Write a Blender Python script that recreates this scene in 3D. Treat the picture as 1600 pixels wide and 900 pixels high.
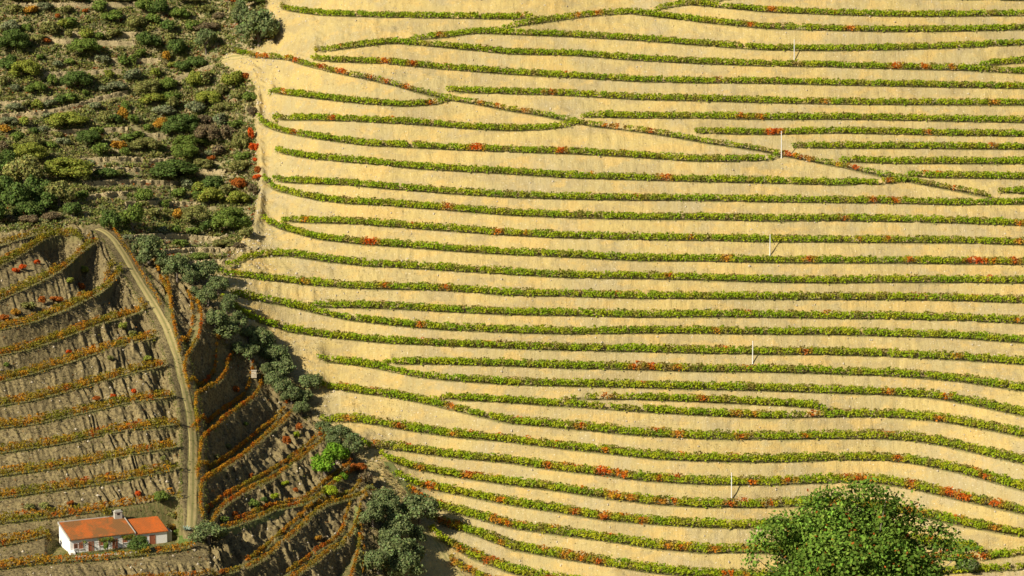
import bpy, math, random
import numpy as np
from mathutils import Vector
from mathutils.bvhtree import BVHTree

for o in list(bpy.data.objects):
    bpy.data.objects.remove(o)
scene = bpy.context.scene
col = scene.collection
R = math.radians

# ------------------------------------------------------------------ camera
CAMZ = 225.0
PITCH = R(9.0)
F = 4194.0                                  # focal length in photo pixels
cd = bpy.data.cameras.new('camera')
cam = bpy.data.objects.new('camera', cd)
col.objects.link(cam)
cam.location = (0, 0, CAMZ)
cam.rotation_euler = (R(90) - PITCH, 0, 0)
cd.sensor_width = 36.0
cd.lens = 18.0 * F / 800.0
cd.clip_start = 1.0
cd.clip_end = 6000.0
scene.camera = cam

# ------------------------------------------------------------------ light
SUN_EL, SUN_AZ = R(33.0), R(48.0)           # azimuth measured to the left of straight behind the camera
sdir = Vector((-math.sin(SUN_AZ) * math.cos(SUN_EL), -math.cos(SUN_AZ) * math.cos(SUN_EL), math.sin(SUN_EL)))
w = bpy.data.worlds.new('World')
scene.world = w
w.use_nodes = True
nt = w.node_tree
nt.nodes.clear()
sky = nt.nodes.new('ShaderNodeTexSky')
sky.sky_type = 'NISHITA'
sky.sun_disc = False
sky.sun_elevation = SUN_EL
sky.sun_rotation = math.atan2(sdir.x, sdir.y)
bg = nt.nodes.new('ShaderNodeBackground')
bg.inputs['Strength'].default_value = 0.05
wo = nt.nodes.new('ShaderNodeOutputWorld')
nt.links.new(sky.outputs[0], bg.inputs[0])
nt.links.new(bg.outputs[0], wo.inputs[0])
sl = bpy.data.lights.new('sun', 'SUN')
sl.energy = 5.0
sl.angle = R(0.5)
sl.color = (1.0, 0.93, 0.78)
so = bpy.data.objects.new('sun', sl)
col.objects.link(so)
so.rotation_euler = (-sdir).to_track_quat('-Z', 'Y').to_euler()
so.location = (0, 0, 400)
scene.render.engine = 'CYCLES'
scene.view_settings.view_transform = 'Standard'
scene.view_settings.look = 'None'
scene.view_settings.gamma = 1.0
scene.view_settings.exposure = 0.48
scene.view_settings.use_curve_mapping = False

# ------------------------------------------------------------------ helpers
rng = np.random.default_rng(7)
random.seed(7)
SP, CP = math.sin(PITCH), math.cos(PITCH)
ORD = ['first', 'second', 'third', 'fourth', 'fifth', 'sixth', 'seventh', 'eighth', 'ninth', 'tenth', 'eleventh',
       'twelfth', 'thirteenth', 'fourteenth', 'fifteenth', 'sixteenth', 'seventeenth', 'eighteenth', 'nineteenth',
       'twentieth']
TENS = {2: 'twenty', 3: 'thirty', 4: 'forty', 5: 'fifty', 6: 'sixty'}


def ordw(n):                                # 1 -> first
    if n <= 20:
        return ORD[n - 1]
    t, r = divmod(n, 10)
    if r == 0:
        return {3: 'thirtieth', 4: 'fortieth', 5: 'fiftieth', 6: 'sixtieth'}[t]
    return TENS[t] + '-' + ORD[r - 1]


def diry(v):
    return CP - (np.asarray(v, float) - 450) / F * SP


def tane(v):                                # tangent of the ray's angle below the horizon
    yc = -(np.asarray(v, float) - 450) / F
    return (SP - yc * CP) / (CP + yc * SP)


def at(u, v, d):                            # point at forward distance d seen at photo pixel u, v
    u = np.asarray(u, float); d = np.asarray(d, float)
    x = (u - 800) / F * d / diry(v)
    return np.stack([x, d + 0 * x, CAMZ - d * tane(v) + 0 * x], -1)


def tag(o, label=None, cat=None, group=None, kind=None):
    if label: o['label'] = label
    if cat: o['category'] = cat
    if group: o['group'] = group
    if kind: o['kind'] = kind
    return o


def link(o, parent=None):
    col.objects.link(o)
    if parent is not None:
        o.parent = parent
    return o


def empty(name, loc=(0, 0, 0), rz=0.0, scale=(1, 1, 1)):
    o = bpy.data.objects.new(name, None)
    o.empty_display_size = 0.3
    o.location = loc
    o.rotation_euler = (0, 0, rz)
    o.scale = scale
    return link(o)


def np_mesh(name, verts, faces, mat=None, colors=None, smooth=False):
    """verts (n,3), faces (m,k) int arrays; colors per face (m,3)"""
    verts = np.asarray(verts, np.float32); faces = np.asarray(faces, np.int32)
    me = bpy.data.meshes.new(name)
    m, k = faces.shape
    me.vertices.add(len(verts)); me.vertices.foreach_set('co', verts.ravel())
    me.loops.add(m * k); me.loops.foreach_set('vertex_index', faces.ravel())
    me.polygons.add(m)
    me.polygons.foreach_set('loop_start', np.arange(0, m * k, k, dtype=np.int32))
    me.polygons.foreach_set('loop_total', np.full(m, k, np.int32))
    me.polygons.foreach_set('use_smooth', np.full(m, bool(smooth)))
    if colors is not None:
        a = me.attributes.new('Col', 'FLOAT_COLOR', 'FACE')
        c = np.ones((m, 4), np.float32); c[:, :3] = colors
        a.data.foreach_set('color', c.ravel())
    me.update(calc_edges=True)
    if mat is not None:
        me.materials.append(mat)
    return me


class MB:
    """collects boxes, prisms and tubes into one mesh"""
    def __init__(s):
        s.v, s.f = [], []

    def poly(s, pts, faces):
        n = len(s.v)
        s.v += [tuple(p) for p in pts]
        s.f += [tuple(n + i for i in f) for f in faces]
        return s

    def box(s, x0, x1, y0, y1, z0, z1):
        return s.hexa([(x0, y0, z0), (x1, y0, z0), (x1, y1, z0), (x0, y1, z0),
                       (x0, y0, z1), (x1, y0, z1), (x1, y1, z1), (x0, y1, z1)])

    def hexa(s, p):
        return s.poly(p, [(0, 3, 2, 1), (4, 5, 6, 7), (0, 1, 5, 4), (1, 2, 6, 5), (2, 3, 7, 6), (3, 0, 4, 7)])

    def tube(s, pts, radii, n=6, cap=True):
        pts = [Vector(p) for p in pts]
        rings = []
        for i, p in enumerate(pts):
            a = pts[max(i - 1, 0)]; b = pts[min(i + 1, len(pts) - 1)]
            d = (b - a).normalized()
            up = Vector((1, 0, 0)) if abs(d.z) > .9 else Vector((0, 0, 1))
            e1 = d.cross(up).normalized(); e2 = d.cross(e1)
            ring = []
            for k in range(n):
                t = 2 * math.pi * k / n
                ring.append(p + (e1 * math.cos(t) + e2 * math.sin(t)) * radii[i])
            rings.append(ring)
        vs = [q for r_ in rings for q in r_]
        fs = []
        for i in range(len(pts) - 1):
            for k in range(n):
                k2 = (k + 1) % n
                fs.append((i * n + k, i * n + k2, (i + 1) * n + k2, (i + 1) * n + k))
        if cap:
            fs.append(tuple(range(n)))
            fs.append(tuple((len(pts) - 1) * n + k for k in range(n)))
        return s.poly(vs, fs)

    def build(s, name, mat, parent=None, smooth=False):
        me = bpy.data.meshes.new(name)
        me.from_pydata(s.v, [], s.f)
        me.update()
        if smooth:
            me.polygons.foreach_set('use_smooth', [True] * len(me.polygons))
        me.materials.append(mat)
        return link(bpy.data.objects.new(name, me), parent)


def smooth01(x, a, b):
    t = np.clip((x - a) / (b - a), 0, 1)
    return t * t * (3 - 2 * t)


def vnoise(x, y, seed=0):
    """value noise in 0..1"""
    x = np.asarray(x, float); y = np.asarray(y, float)
    xi = np.floor(x).astype(np.int64); yi = np.floor(y).astype(np.int64)
    fx = x - xi; fy = y - yi
    fx = fx * fx * (3 - 2 * fx); fy = fy * fy * (3 - 2 * fy)

    def h(a, b):
        n = (a * 374761393 + b * 668265263 + seed * 1442695041) & 0xFFFFFFFF
        n = ((n ^ (n >> 13)) * 1274126177) & 0xFFFFFFFF
        return ((n ^ (n >> 16)) & 0xFFFF) / 65535.0
    return (h(xi, yi) * (1 - fx) + h(xi + 1, yi) * fx) * (1 - fy) + (h(xi, yi + 1) * (1 - fx) + h(xi + 1, yi + 1) * fx) * fy


def blur(a, sig, axis):
    r = int(3 * sig) + 1
    k = np.exp(-0.5 * (np.arange(-r, r + 1) / sig) ** 2); k /= k.sum()
    pad = [(0, 0), (0, 0)]; pad[axis] = (r, r)
    b = np.pad(a, pad, mode='edge')
    out = np.zeros_like(a)
    n = a.shape[axis]
    for i, kk in enumerate(k):
        out += kk * (b[i:i + n] if axis == 0 else b[:, i:i + n])
    return out


def in_poly(U, V, poly):
    ins = np.zeros(U.shape, bool)
    n = len(poly)
    for i in range(n):
        x0, y0 = poly[i]; x1, y1 = poly[(i + 1) % n]
        if y0 == y1:
            continue
        c = ((y0 > V) != (y1 > V)) & (U < (x1 - x0) * (V - y0) / (y1 - y0) + x0)
        ins ^= c
    return ins


# ------------------------------------------------------------------ materials
def new_mat(name):
    m = bpy.data.materials.new(name)
    m.use_nodes = True
    t = m.node_tree
    t.nodes.clear()
    out = t.nodes.new('ShaderNodeOutputMaterial')
    return m, t, out


class NB:
    def __init__(s, t):
        s.t = t

    def n(s, typ, **kw):
        nd = s.t.nodes.new(typ)
        for k, val in kw.items():
            setattr(nd, k, val)
        return nd

    def L(s, a, b):
        s.t.links.new(a, b)

    def pos(s, scale=(1, 1, 1), rot=(0, 0, 0), obj=False):
        m = s.n('ShaderNodeMapping')
        m.inputs['Scale'].default_value = scale
        m.inputs['Rotation'].default_value = rot
        if obj:
            s.L(s.n('ShaderNodeTexCoord').outputs['Object'], m.inputs[0])
        else:
            s.L(s.n('ShaderNodeNewGeometry').outputs['Position'], m.inputs[0])
        return m.outputs[0]

    def noise(s, vec, scale, detail=4, rough=.6):
        nd = s.n('ShaderNodeTexNoise')
        nd.inputs['Scale'].default_value = scale
        nd.inputs['Detail'].default_value = detail
        nd.inputs['Roughness'].default_value = rough
        s.L(vec, nd.inputs['Vector'])
        return nd.outputs['Fac']

    def ramp(s, fac, stops):
        nd = s.n('ShaderNodeValToRGB')
        e = nd.color_ramp.elements
        while len(e) < len(stops):
            e.new(.5)
        for el, (p, c) in zip(e, stops):
            el.position = p
            el.color = (c, c, c, 1) if not hasattr(c, '__len__') else (*c, 1)
        s.L(fac, nd.inputs[0])
        return nd.outputs[0]

    def mix(s, fac, a, b, mode='MIX'):
        nd = s.n('ShaderNodeMix', data_type='RGBA', blend_type=mode)
        for sock, val in ((nd.inputs[0], fac), (nd.inputs[6], a), (nd.inputs[7], b)):
            if isinstance(val, (int, float)):
                sock.default_value = val
            elif isinstance(val, tuple):
                sock.default_value = (*val, 1)
            else:
                s.L(val, sock)
        return nd.outputs[2]

    def math(s, op, a, b=0.0):
        nd = s.n('ShaderNodeMath', operation=op)
        for sock, val in ((nd.inputs[0], a), (nd.inputs[1], b)):
            if isinstance(val, (int, float)):
                sock.default_value = val
            else:
                s.L(val, sock)
        return nd.outputs[0]

    def bsdf(s, out, color, rough=.9, bump=None, bstr=.5, bdist=.1, spec=.15):
        p = s.n('ShaderNodeBsdfPrincipled')
        if isinstance(color, tuple):
            p.inputs['Base Color'].default_value = (*color, 1)
        else:
            s.L(color, p.inputs['Base Color'])
        p.inputs['Roughness'].default_value = rough
        p.inputs['Specular IOR Level'].default_value = spec
        if bump is not None:
            b = s.n('ShaderNodeBump')
            b.inputs['Strength'].default_value = bstr
            b.inputs['Distance'].default_value = bdist
            s.L(bump, b.inputs['Height'])
            s.L(b.outputs[0], p.inputs['Normal'])
        s.L(p.outputs[0], out.inputs[0])
        return p


def leaf_mat(name, base, trans=.25, use_attr=True):
    m, t, out = new_mat(name)
    b = NB(t)
    if use_attr:
        a = b.n('ShaderNodeAttribute', attribute_name='Col')
        c = b.mix(1.0, a.outputs['Color'], base, 'MULTIPLY')
    else:
        c = b.mix(0.0, base, base)
    d = b.n('ShaderNodeBsdfDiffuse'); b.L(c, d.inputs[0])
    tr = b.n('ShaderNodeBsdfTranslucent'); b.L(c, tr.inputs[0])
    mx = b.n('ShaderNodeMixShader'); mx.inputs[0].default_value = trans
    b.L(d.outputs[0], mx.inputs[1]); b.L(tr.outputs[0], mx.inputs[2])
    b.L(mx.outputs[0], out.inputs[0])
    return m


def plain_mat(name, c1, c2, scale=2.0, rough=.85, bstr=.3, obj=True, stretch=(1, 1, 1), spec=.2):
    m, t, out = new_mat(name)
    b = NB(t)
    v = b.pos(stretch, obj=obj)
    n1 = b.noise(v, scale, 5)
    n2 = b.noise(v, scale * 6, 3)
    c = b.mix(b.ramp(n1, [(.3, 0.0), (.7, 1.0)]), c1, c2)
    c = b.mix(b.ramp(n2, [(.35, 0.0), (.75, .5)]), c, tuple(x * .72 for x in c1))
    b.bsdf(out, c, rough, n2, bstr, .03, spec)
    return m


def soil_mat():
    m, t, out = new_mat('hillside_soil')
    b = NB(t)
    z = b.n('ShaderNodeAttribute', attribute_name='zones')      # r vineyard slope, g spur, b scrub, alpha bench
    sep = b.n('ShaderNodeSeparateColor'); b.L(z.outputs['Color'], sep.inputs[0])
    bench = z.outputs['Alpha']
    P = b.pos()
    big = b.noise(P, .035, 4)
    mid = b.noise(P, .22, 5, .65)
    fine = b.noise(P, 1.6, 4, .7)
    grit = b.noise(P, 5.0, 3, .7)
    streak = b.noise(b.pos((1.5, .25, .12)), 1.0, 4, .6)        # rills running down the banks
    # pale ochre earth of the big slope
    patch = b.noise(b.pos((.6, 1, 1.6)), .11, 5, .7)
    c = b.mix(b.ramp(big, [(.42, 0.0), (.58, 1.0)]), (.465, .352, .132), (.39, .312, .142))
    c = b.mix(b.ramp(patch, [(.47, 0.0), (.60, .85)]), c, (.345, .268, .128))
    c = b.mix(b.ramp(b.noise(b.pos((.8, 1, 1.3)), .16, 5, .7), [(.50, 0.0), (.60, .8)]), c, (.50, .345, .118))
    c = b.mix(b.ramp(b.noise(b.pos((1, 1, 1)), .07, 4, .75), [(.54, 0.0), (.64, .6)]), c, (.38, .31, .17))
    c = b.mix(b.ramp(streak, [(.48, 0.0), (.64, .45)]), c, (.36, .26, .10))
    c = b.mix(b.ramp(fine, [(.56, 0.0), (.70, .55)]), c, (.24, .185, .08))
    c = b.mix(b.ramp(b.noise(P, 2.2, 3, .6), [(.64, 0.0), (.68, .8)]), c, (.62, .53, .36))
    right = c
    # grey brown schist of the spur
    s_ = b.mix(b.ramp(mid, [(.40, 0.0), (.60, 1.0)]), (.175, .135, .062), (.265, .205, .092))
    s_ = b.mix(b.ramp(fine, [(.45, 0.0), (.62, .85)]), s_, (.06, .043, .023))
    s_ = b.mix(b.ramp(grit, [(.58, 0.0), (.68, .7)]), s_, (.38, .32, .19))
    # dry grass and stony ground of the scrub
    g = b.mix(b.ramp(mid, [(.40, 0.0), (.58, 1.0)]), (.32, .26, .13), (.22, .19, .085))
    g = b.mix(b.ramp(fine, [(.48, 0.0), (.62, .8)]), g, (.11, .105, .045))
    g = b.mix(b.ramp(b.noise(P, .5, 4), [(.56, 0.0), (.64, .7)]), g, (.18, .06, .024))
    g = b.mix(b.ramp(grit, [(.60, 0.0), (.68, .7)]), g, (.40, .34, .22))
    c = b.mix(sep.outputs[1], right, s_)
    c = b.mix(sep.outputs[2], c, g)
    # bench surface: trodden earth with weeds
    bn = b.mix(b.ramp(fine, [(.4, 0.0), (.6, 1.0)]), (.12, .135, .04), (.25, .19, .08))
    c = b.mix(b.math('MULTIPLY', bench, b.ramp(fine, [(.2, .6), (.6, .95)])), c, bn)
    h = b.math('ADD', b.math('MULTIPLY', fine, 1.0), b.math('MULTIPLY', grit, .35))
    h = b.math('ADD', h, b.math('MULTIPLY', streak, .7))
    b.bsdf(out, c, .95, h, .75, .35, .05)
    return m


M = {}
M['soil'] = soil_mat()
M['near'] = plain_mat('near_slope_earth', (.16, .13, .06), (.09, .1, .03), .3, .95, .4, obj=False)
M['vine'] = leaf_mat('vine_leaves', (1.12, 1.12, 1.0), .36)
M['wood'] = plain_mat('vine_wood', (.07, .05, .035), (.11, .08, .05), 3, .95)
M['bark'] = plain_mat('grey_bark', (.14, .11, .08), (.22, .18, .14), 4, .95, .5, stretch=(1, 1, .3))
M['stone'] = plain_mat('dry_stone', (.44, .35, .185), (.34, .265, .135), .8, .95, .6, obj=False)
M['rock'] = plain_mat('pale_rubble', (.52, .45, .33), (.38, .31, .2), .9, .9, .5, obj=False)
M['pole'] = plain_mat('white_concrete', (.78, .76, .7), (.66, .63, .57), 1.5, .8, .1)
FOL = dict(dark=(.105, .15, .036), green=(.155, .205, .04), olive=(.225, .22, .065), grey=(.21, .225, .11), lime=(.25, .27, .045),
           gold=(.42, .22, .03), rust=(.36, .11, .022), red=(.60, .10, .016), brown=(.18, .135, .07), bright=(.15, .26, .024),
           silver=(.165, .20, .075), fresh=(.30, .36, .025), near=(.135, .215, .03))
for k_, c_ in FOL.items():
    M['fol_' + k_] = leaf_mat('foliage_' + k_, c_, .22)
# ------------------------------------------------------------------ where the terraces run
# lip of every terrace (foot of its front vine row) along the big slope, as seen from the camera; 'r' marks a sloping access ramp
RIGHT = [
    ('', [(1118, 3), (1150, -1), (1250, -5), (1400, -2), (1500, 0), (1600, 2), (1680, 3)]),
    ('', [(437, 16), (500, 25), (600, 28), (700, 29.5), (800, 31), (838, 30)]),
    ('', [(1025, 16), (1070, 9), (1100, 10), (1200, 20), (1350, 26), (1450, 27), (1600, 25.5), (1680, 25)]),
    ('', [(787, 45), (850, 36), (925, 26), (987, 22.5), (1050, 30), (1112, 37.5), (1200, 46), (1300, 49), (1400, 51), (1500, 50), (1600, 47.5), (1680, 46)]),
    ('', [(642, 64), (700, 59), (742, 53), (800, 55), (900, 59), (1000, 64.5), (1100, 72.5), (1200, 79.5), (1300, 80.5), (1400, 79), (1500, 76), (1600, 71), (1680, 68)]),
    ('', [(1525, 108), (1562, 102), (1600, 99), (1680, 96)]),
    ('', [(490, 84), (550, 76), (612, 69), (650, 71), (700, 76), (800, 86), (900, 88), (1000, 96), (1100, 101), (1200, 104.5), (1300, 106), (1400, 109), (1500, 111), (1600, 116), (1680, 119)]),
    ('', [(487, 95), (500, 97), (600, 100.5), (700, 110), (800, 117.5), (900, 123), (1000, 129), (1100, 131), (1200, 131.5), (1300, 134), (1400, 136), (1500, 138), (1600, 139.5), (1680, 141)]),
    ('r', [(368, 88), (400, 92), (450, 94), (475, 103), (525, 115), (600, 131), (650, 144), (700, 157), (750, 165), (800, 175), (850, 182.5), (900, 192.5), (925, 199), (975, 204), (1000, 207.5), (1050, 215),
           (1112, 226), (1150, 231), (1200, 239), (1225, 245), (1262, 252.5), (1325, 264), (1375, 276), (1420, 285), (1450, 291), (1500, 300), (1550, 311)]),
    ('', [(698, 141), (725, 146), (800, 148), (900, 151), (1000, 157), (1100, 159), (1200, 162), (1300, 164), (1400, 165), (1600, 165.5), (1680, 166)]),
    ('', [(910, 184), (1000, 186), (1100, 186), (1200, 188), (1300, 187.5), (1400, 189), (1500, 191), (1600, 193), (1680, 195)]),
    ('', [(1087, 209), (1150, 211), (1200, 212), (1300, 209), (1400, 211), (1500, 213), (1600, 214.5), (1680, 216)]),
    ('', [(1240, 232), (1300, 233), (1400, 233), (1500, 234), (1600, 234.5), (1680, 235)]),
    ('', [(1312, 253), (1325, 254.5), (1400, 257), (1500, 257), (1600, 257.5), (1680, 258)]),
    ('', [(1420, 275), (1450, 279), (1500, 279.5), (1600, 281), (1680, 282)]),
    ('', [(1562, 301), (1600, 304.5), (1680, 308)]),
    ('', [(420, 146), (500, 156), (575, 164), (637, 168), (687, 164), (703, 159)]),
    ('', [(425, 187), (437, 189), (500, 189), (575, 192), (650, 196), (725, 202), (800, 206), (850, 204), (887, 199), (903, 195)]),
    ('', [(402, 193), (437, 207.5), (500, 219), (575, 229), (625, 231), (700, 235), (800, 239), (900, 242), (1000, 247.5), (1075, 253), (1150, 254), (1200, 252), (1217, 248)]),
    ('', [(430, 239.5), (487, 249.5), (575, 257.5), (650, 265), (725, 269.5), (800, 273.5), (900, 280), (1000, 282.5), (1100, 285.5), (1200, 287.5), (1300, 290.5), (1375, 289.5), (1415, 286)]),
    ('', [(425, 284), (457, 287.5), (550, 291), (600, 296), (700, 304), (800, 310), (900, 313), (1000, 314.5), (1100, 315), (1200, 317), (1300, 318), (1400, 319), (1500, 322), (1550, 320.5), (1600, 320.5), (1680, 321)]),
    ('', [(410, 285), (430, 299), (500, 315), (550, 320), (600, 322.5), (700, 330), (800, 338), (900, 342), (1000, 344), (1100, 344.5), (1200, 347), (1300, 346.5), (1400, 348), (1500, 350), (1600, 354), (1680, 357)]),
    ('', [(440, 347), (470, 349), (550, 351), (600, 355), (700, 362.5), (800, 369.5), (900, 374), (1000, 376), (1100, 377), (1200, 379.5), (1400, 380.5), (1500, 381), (1600, 384), (1680, 387)]),
    ('', [(410, 347.5), (437, 359), (500, 376), (575, 384), (650, 389), (725, 395), (800, 399.5), (900, 404), (1000, 409), (1100, 409.5), (1200, 412), (1300, 412.5), (1400, 412.5), (1500, 414), (1600, 415), (1680, 416)]),
    ('', [(357, 420), (375, 412), (400, 403), (450, 401), (500, 409), (575, 417.5), (650, 421), (725, 426), (800, 430.5), (900, 436), (1000, 437), (1100, 439), (1200, 442.5), (1300, 444), (1400, 442.5), (1600, 444), (1680, 445)]),
    ('', [(344, 430), (400, 437.5), (475, 446), (550, 452), (700, 455.5), (800, 463.5), (900, 465), (1000, 468), (1200, 469), (1400, 470), (1500, 471.5), (1600, 475), (1680, 478)]),
    ('', [(485, 481), (550, 482.5), (625, 484.5), (700, 489), (800, 493.5), (900, 495), (1000, 497.5), (1100, 496.5), (1200, 497.5), (1300, 499), (1400, 500), (1500, 502.5), (1600, 507), (1680, 511)]),
    ('', [(362, 460), (400, 471), (450, 480), (500, 492), (550, 502.5), (625, 511), (700, 517.5), (800, 521.5), (900, 524), (1000, 522), (1100, 522.5), (1200, 524), (1300, 524.5), (1400, 527), (1500, 530), (1600, 537.5), (1680, 544)]),
    ('', [(352, 466), (375, 488), (400, 503), (450, 520), (500, 527.5), (600, 537.5), (700, 542.5), (800, 546), (900, 549.5), (1000, 551), (1100, 554), (1200, 555.5), (1300, 556), (1400, 559), (1500, 564), (1600, 571), (1680, 577)]),
    ('', [(605, 570), (625, 570.5), (700, 571), (800, 574), (900, 577.5), (1000, 579.5), (1100, 582.5), (1200, 583), (1300, 586), (1400, 589.5), (1500, 597.5), (1600, 612.5), (1680, 626)]),
    ('', [(499, 567), (550, 571), (600, 579), (650, 590), (700, 596), (800, 603), (900, 605.5), (1000, 607.5), (1100, 610), (1200, 612.5), (1300, 616), (1400, 619.5), (1450, 622.5), (1500, 630), (1600, 651), (1680, 669)]),
    ('', [(895, 627), (912, 625), (950, 626), (1000, 626), (1100, 630), (1200, 634.5), (1250, 637.5), (1290, 641)]),
    ('', [(690, 623), (725, 627.5), (800, 631), (850, 635), (900, 637.5), (950, 641), (1000, 645), (1100, 651), (1200, 655.5), (1300, 653), (1350, 653), (1400, 654), (1450, 657.5), (1500, 665), (1550, 674), (1600, 684), (1680, 700)]),
    ('', [(500, 606), (550, 614), (625, 624), (675, 634), (725, 646), (800, 663.5), (900, 672.5), (1000, 682.5), (1100, 687.5), (1200, 688.5), (1300, 687), (1375, 687), (1425, 690), (1475, 697.5), (1525, 709), (1600, 726), (1680, 745)]),
    ('', [(503, 657), (525, 655), (575, 662.5), (625, 672), (662, 677.5), (712, 685), (800, 692.5), (862, 701), (925, 707.5), (1025, 719), (1100, 722.5), (1200, 724.5), (1300, 721), (1375, 721), (1425, 725), (1500, 740), (1600, 767.5), (1680, 789)]),
    ('', [(566, 692), (575, 699), (625, 705), (700, 716), (800, 725.5), (862, 735), (930, 743), (1000, 752.5), (1100, 759), (1200, 760), (1300, 756), (1362, 755), (1425, 765), (1500, 782.5), (1600, 804.5), (1680, 822)]),
    ('', [(597, 711), (615, 724), (650, 735), (700, 745), (750, 752.5), (800, 760), (875, 769), (950, 781), (1025, 790), (1100, 794.5), (1200, 795), (1250, 792.5), (1330, 793), (1412, 804), (1450, 811), (1500, 822.5), (1600, 840), (1680, 853)]),
    ('', [(621, 743), (650, 761), (700, 771), (750, 781), (800, 791), (875, 802.5), (950, 815), (1025, 821), (1100, 826), (1175, 827.5), (1260, 826), (1350, 834), (1430, 850), (1495, 859), (1537, 863)]),
    ('', [(643, 767), (662, 786), (700, 801), (750, 812.5), (800, 827), (875, 837.5), (950, 847.5), (1025, 859), (1100, 866), (1175, 866), (1280, 868), (1400, 874), (1500, 877), (1530, 878), (1562, 873), (1600, 868), (1680, 860)]),
    ('', [(672, 806), (687, 820), (750, 840), (800, 860), (875, 874), (950, 886), (1025, 897.5), (1100, 904), (1200, 907), (1400, 903), (1530, 895), (1600, 892), (1680, 890)]),
    ('', [(677, 828), (692, 848), (737, 872.5), (800, 897), (850, 909), (950, 924)]),
    ('', [(706, 878), (716, 888), (750, 903), (800, 922)]),
]
# left half of the spur
SPURL = [
    ([(-60, 404), (0, 386), (30, 376), (52, 370), (75, 364), (100, 362)], 1),
    ([(-60, 452), (0, 416), (30, 402), (55, 385), (70, 374), (90, 369), (110, 368), (134, 374)], 2),
    ([(-60, 490), (0, 471), (45, 451), (75, 436), (97, 424), (112, 412), (120, 402), (135, 390), (154, 378)], 2),
    ([(-60, 530), (0, 518), (50, 507), (100, 488), (127, 475), (150, 464), (167, 453), (178, 442), (186, 429), (193, 418)], 2),
    ([(-60, 568), (0, 558), (50, 548), (100, 530), (150, 511), (200, 497), (232, 484)], 2),
    ([(-60, 611), (0, 599), (50, 587), (100, 572), (150, 555), (200, 540), (246, 530)], 2),
    ([(-60, 648), (0, 637), (50, 629), (100, 616), (150, 602), (200, 587), (262, 573)], 2),
    ([(-60, 681), (0, 672), (50, 667), (100, 655), (150, 644), (200, 632), (276, 622)], 2),
    ([(-60, 720), (0, 711), (50, 704), (100, 696), (150, 685), (200, 675), (282, 666)], 2),
    ([(-60, 756), (0, 747), (75, 737), (150, 725), (200, 715), (250, 706), (285, 700)], 2),
    ([(-60, 790), (0, 782), (75, 771), (150, 761), (200, 752), (250, 742), (284, 735)], 2),
    ([(-60, 827), (0, 821), (75, 813), (150, 803), (200, 797), (240, 792), (284, 778)], 2),
    ([(-60, 865), (0, 856), (40, 849), (77, 838)], 2),
    ([(-60, 901), (0, 892), (50, 886), (100, 881), (118, 881), (170, 877), (225, 871), (270, 865), (304, 859)], 3),
]
# right flank of the spur: lip of each terrace, and how far (photo height) its inner row follows it
SPURR = [
    ([(172, 352), (180, 366), (200, 393), (222, 430), (245, 465), (252, 482)], None),
    ([(258, 420), (263, 442), (267, 462), (267, 484), (271, 508), (277, 532), (283, 556)], 478),
    ([(304, 460), (315, 481), (317, 502), (312, 530), (298, 554), (292, 566), (290, 583), (293, 600), (298, 612)], 556),
    ([(366, 548), (358, 567), (355, 586), (343, 601), (325, 612), (308, 622), (308, 645), (310, 662), (311, 680)], 618),
    ([(412, 590), (408, 608), (400, 623), (377, 640), (355, 655), (340, 671), (318, 690), (314, 722), (311, 752)], 688),
    ([(462, 638), (445, 662), (422, 680), (400, 700), (377, 719), (347, 738), (318, 756), (316, 770), (315, 790), (319, 812)], 750),
    ([(512, 672), (508, 688), (490, 705), (460, 730), (427, 752), (407, 762), (370, 781), (347, 798), (332, 824)], 806),
    ([(566, 728), (545, 745), (520, 762), (492, 786), (460, 795), (430, 801), (412, 810), (377, 822), (345, 832)], 818),
    ([(588, 762), (566, 778), (512, 792), (490, 808), (475, 825), (452, 845), (422, 872), (400, 886), (360, 899), (300, 903), (220, 908), (100, 918), (0, 930)], 884),
    ([(566, 800), (553, 836), (539, 853), (515, 866), (492, 885), (470, 900), (440, 920), (380, 945)], 900),
    ([(566, 842), (561, 870), (551, 905), (540, 935)], 0),
]
WALLS = [
    [(22, 7), (100, 7), (200, 6), (216, 5)], [(100, 53), (125, 51), (150, 51), (212, 53)], [(55, 56), (80, 61), (105, 65), (150, 66), (212, 67)],
    [(148, 93), (200, 93), (252, 94)], [(66, 116), (100, 114), (150, 112), (190, 110)], [(0, 161), (37, 160), (87, 152)],
    [(0, 181), (62, 175), (100, 169), (125, 162), (160, 152), (200, 143)], [(270, 125), (300, 114), (316, 108), (335, 101)],
    [(75, 207), (130, 204), (200, 201)], [(210, 210), (262, 212)], [(100, 253), (150, 249), (200, 247), (226, 249)], [(231, 252), (270, 248)],
    [(140, 268), (175, 264), (221, 265)], [(305, 266), (352, 268)], [(128, 287), (180, 284), (230, 284), (278, 286)], [(134, 309), (170, 303), (200, 302)],
    [(195, 318), (250, 316), (312, 320)], [(198, 371), (250, 368), (300, 370), (346, 374)], [(254, 393), (300, 390), (345, 390), (402, 388)], [(286, 412), (330, 409), (352, 409)],
]
TRACK = [(150, 357), (163, 361), (178, 373), (194, 397), (211, 427), (231, 460), (248, 487), (261, 512), (270, 537), (279, 562), (285, 590), (292, 620), (299, 650), (302, 690), (302, 740), (301, 790), (299, 826)]

# ------------------------------------------------------------------ base surface: terraces lie nearly level, which fixes the shape of the hills
SL = math.tan(R(32.0))
A0 = 600 * (float(tane(900)) + SL)


def plane_d(v):
    return A0 / (SL + tane(v))


data = []
LAM = .12


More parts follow.
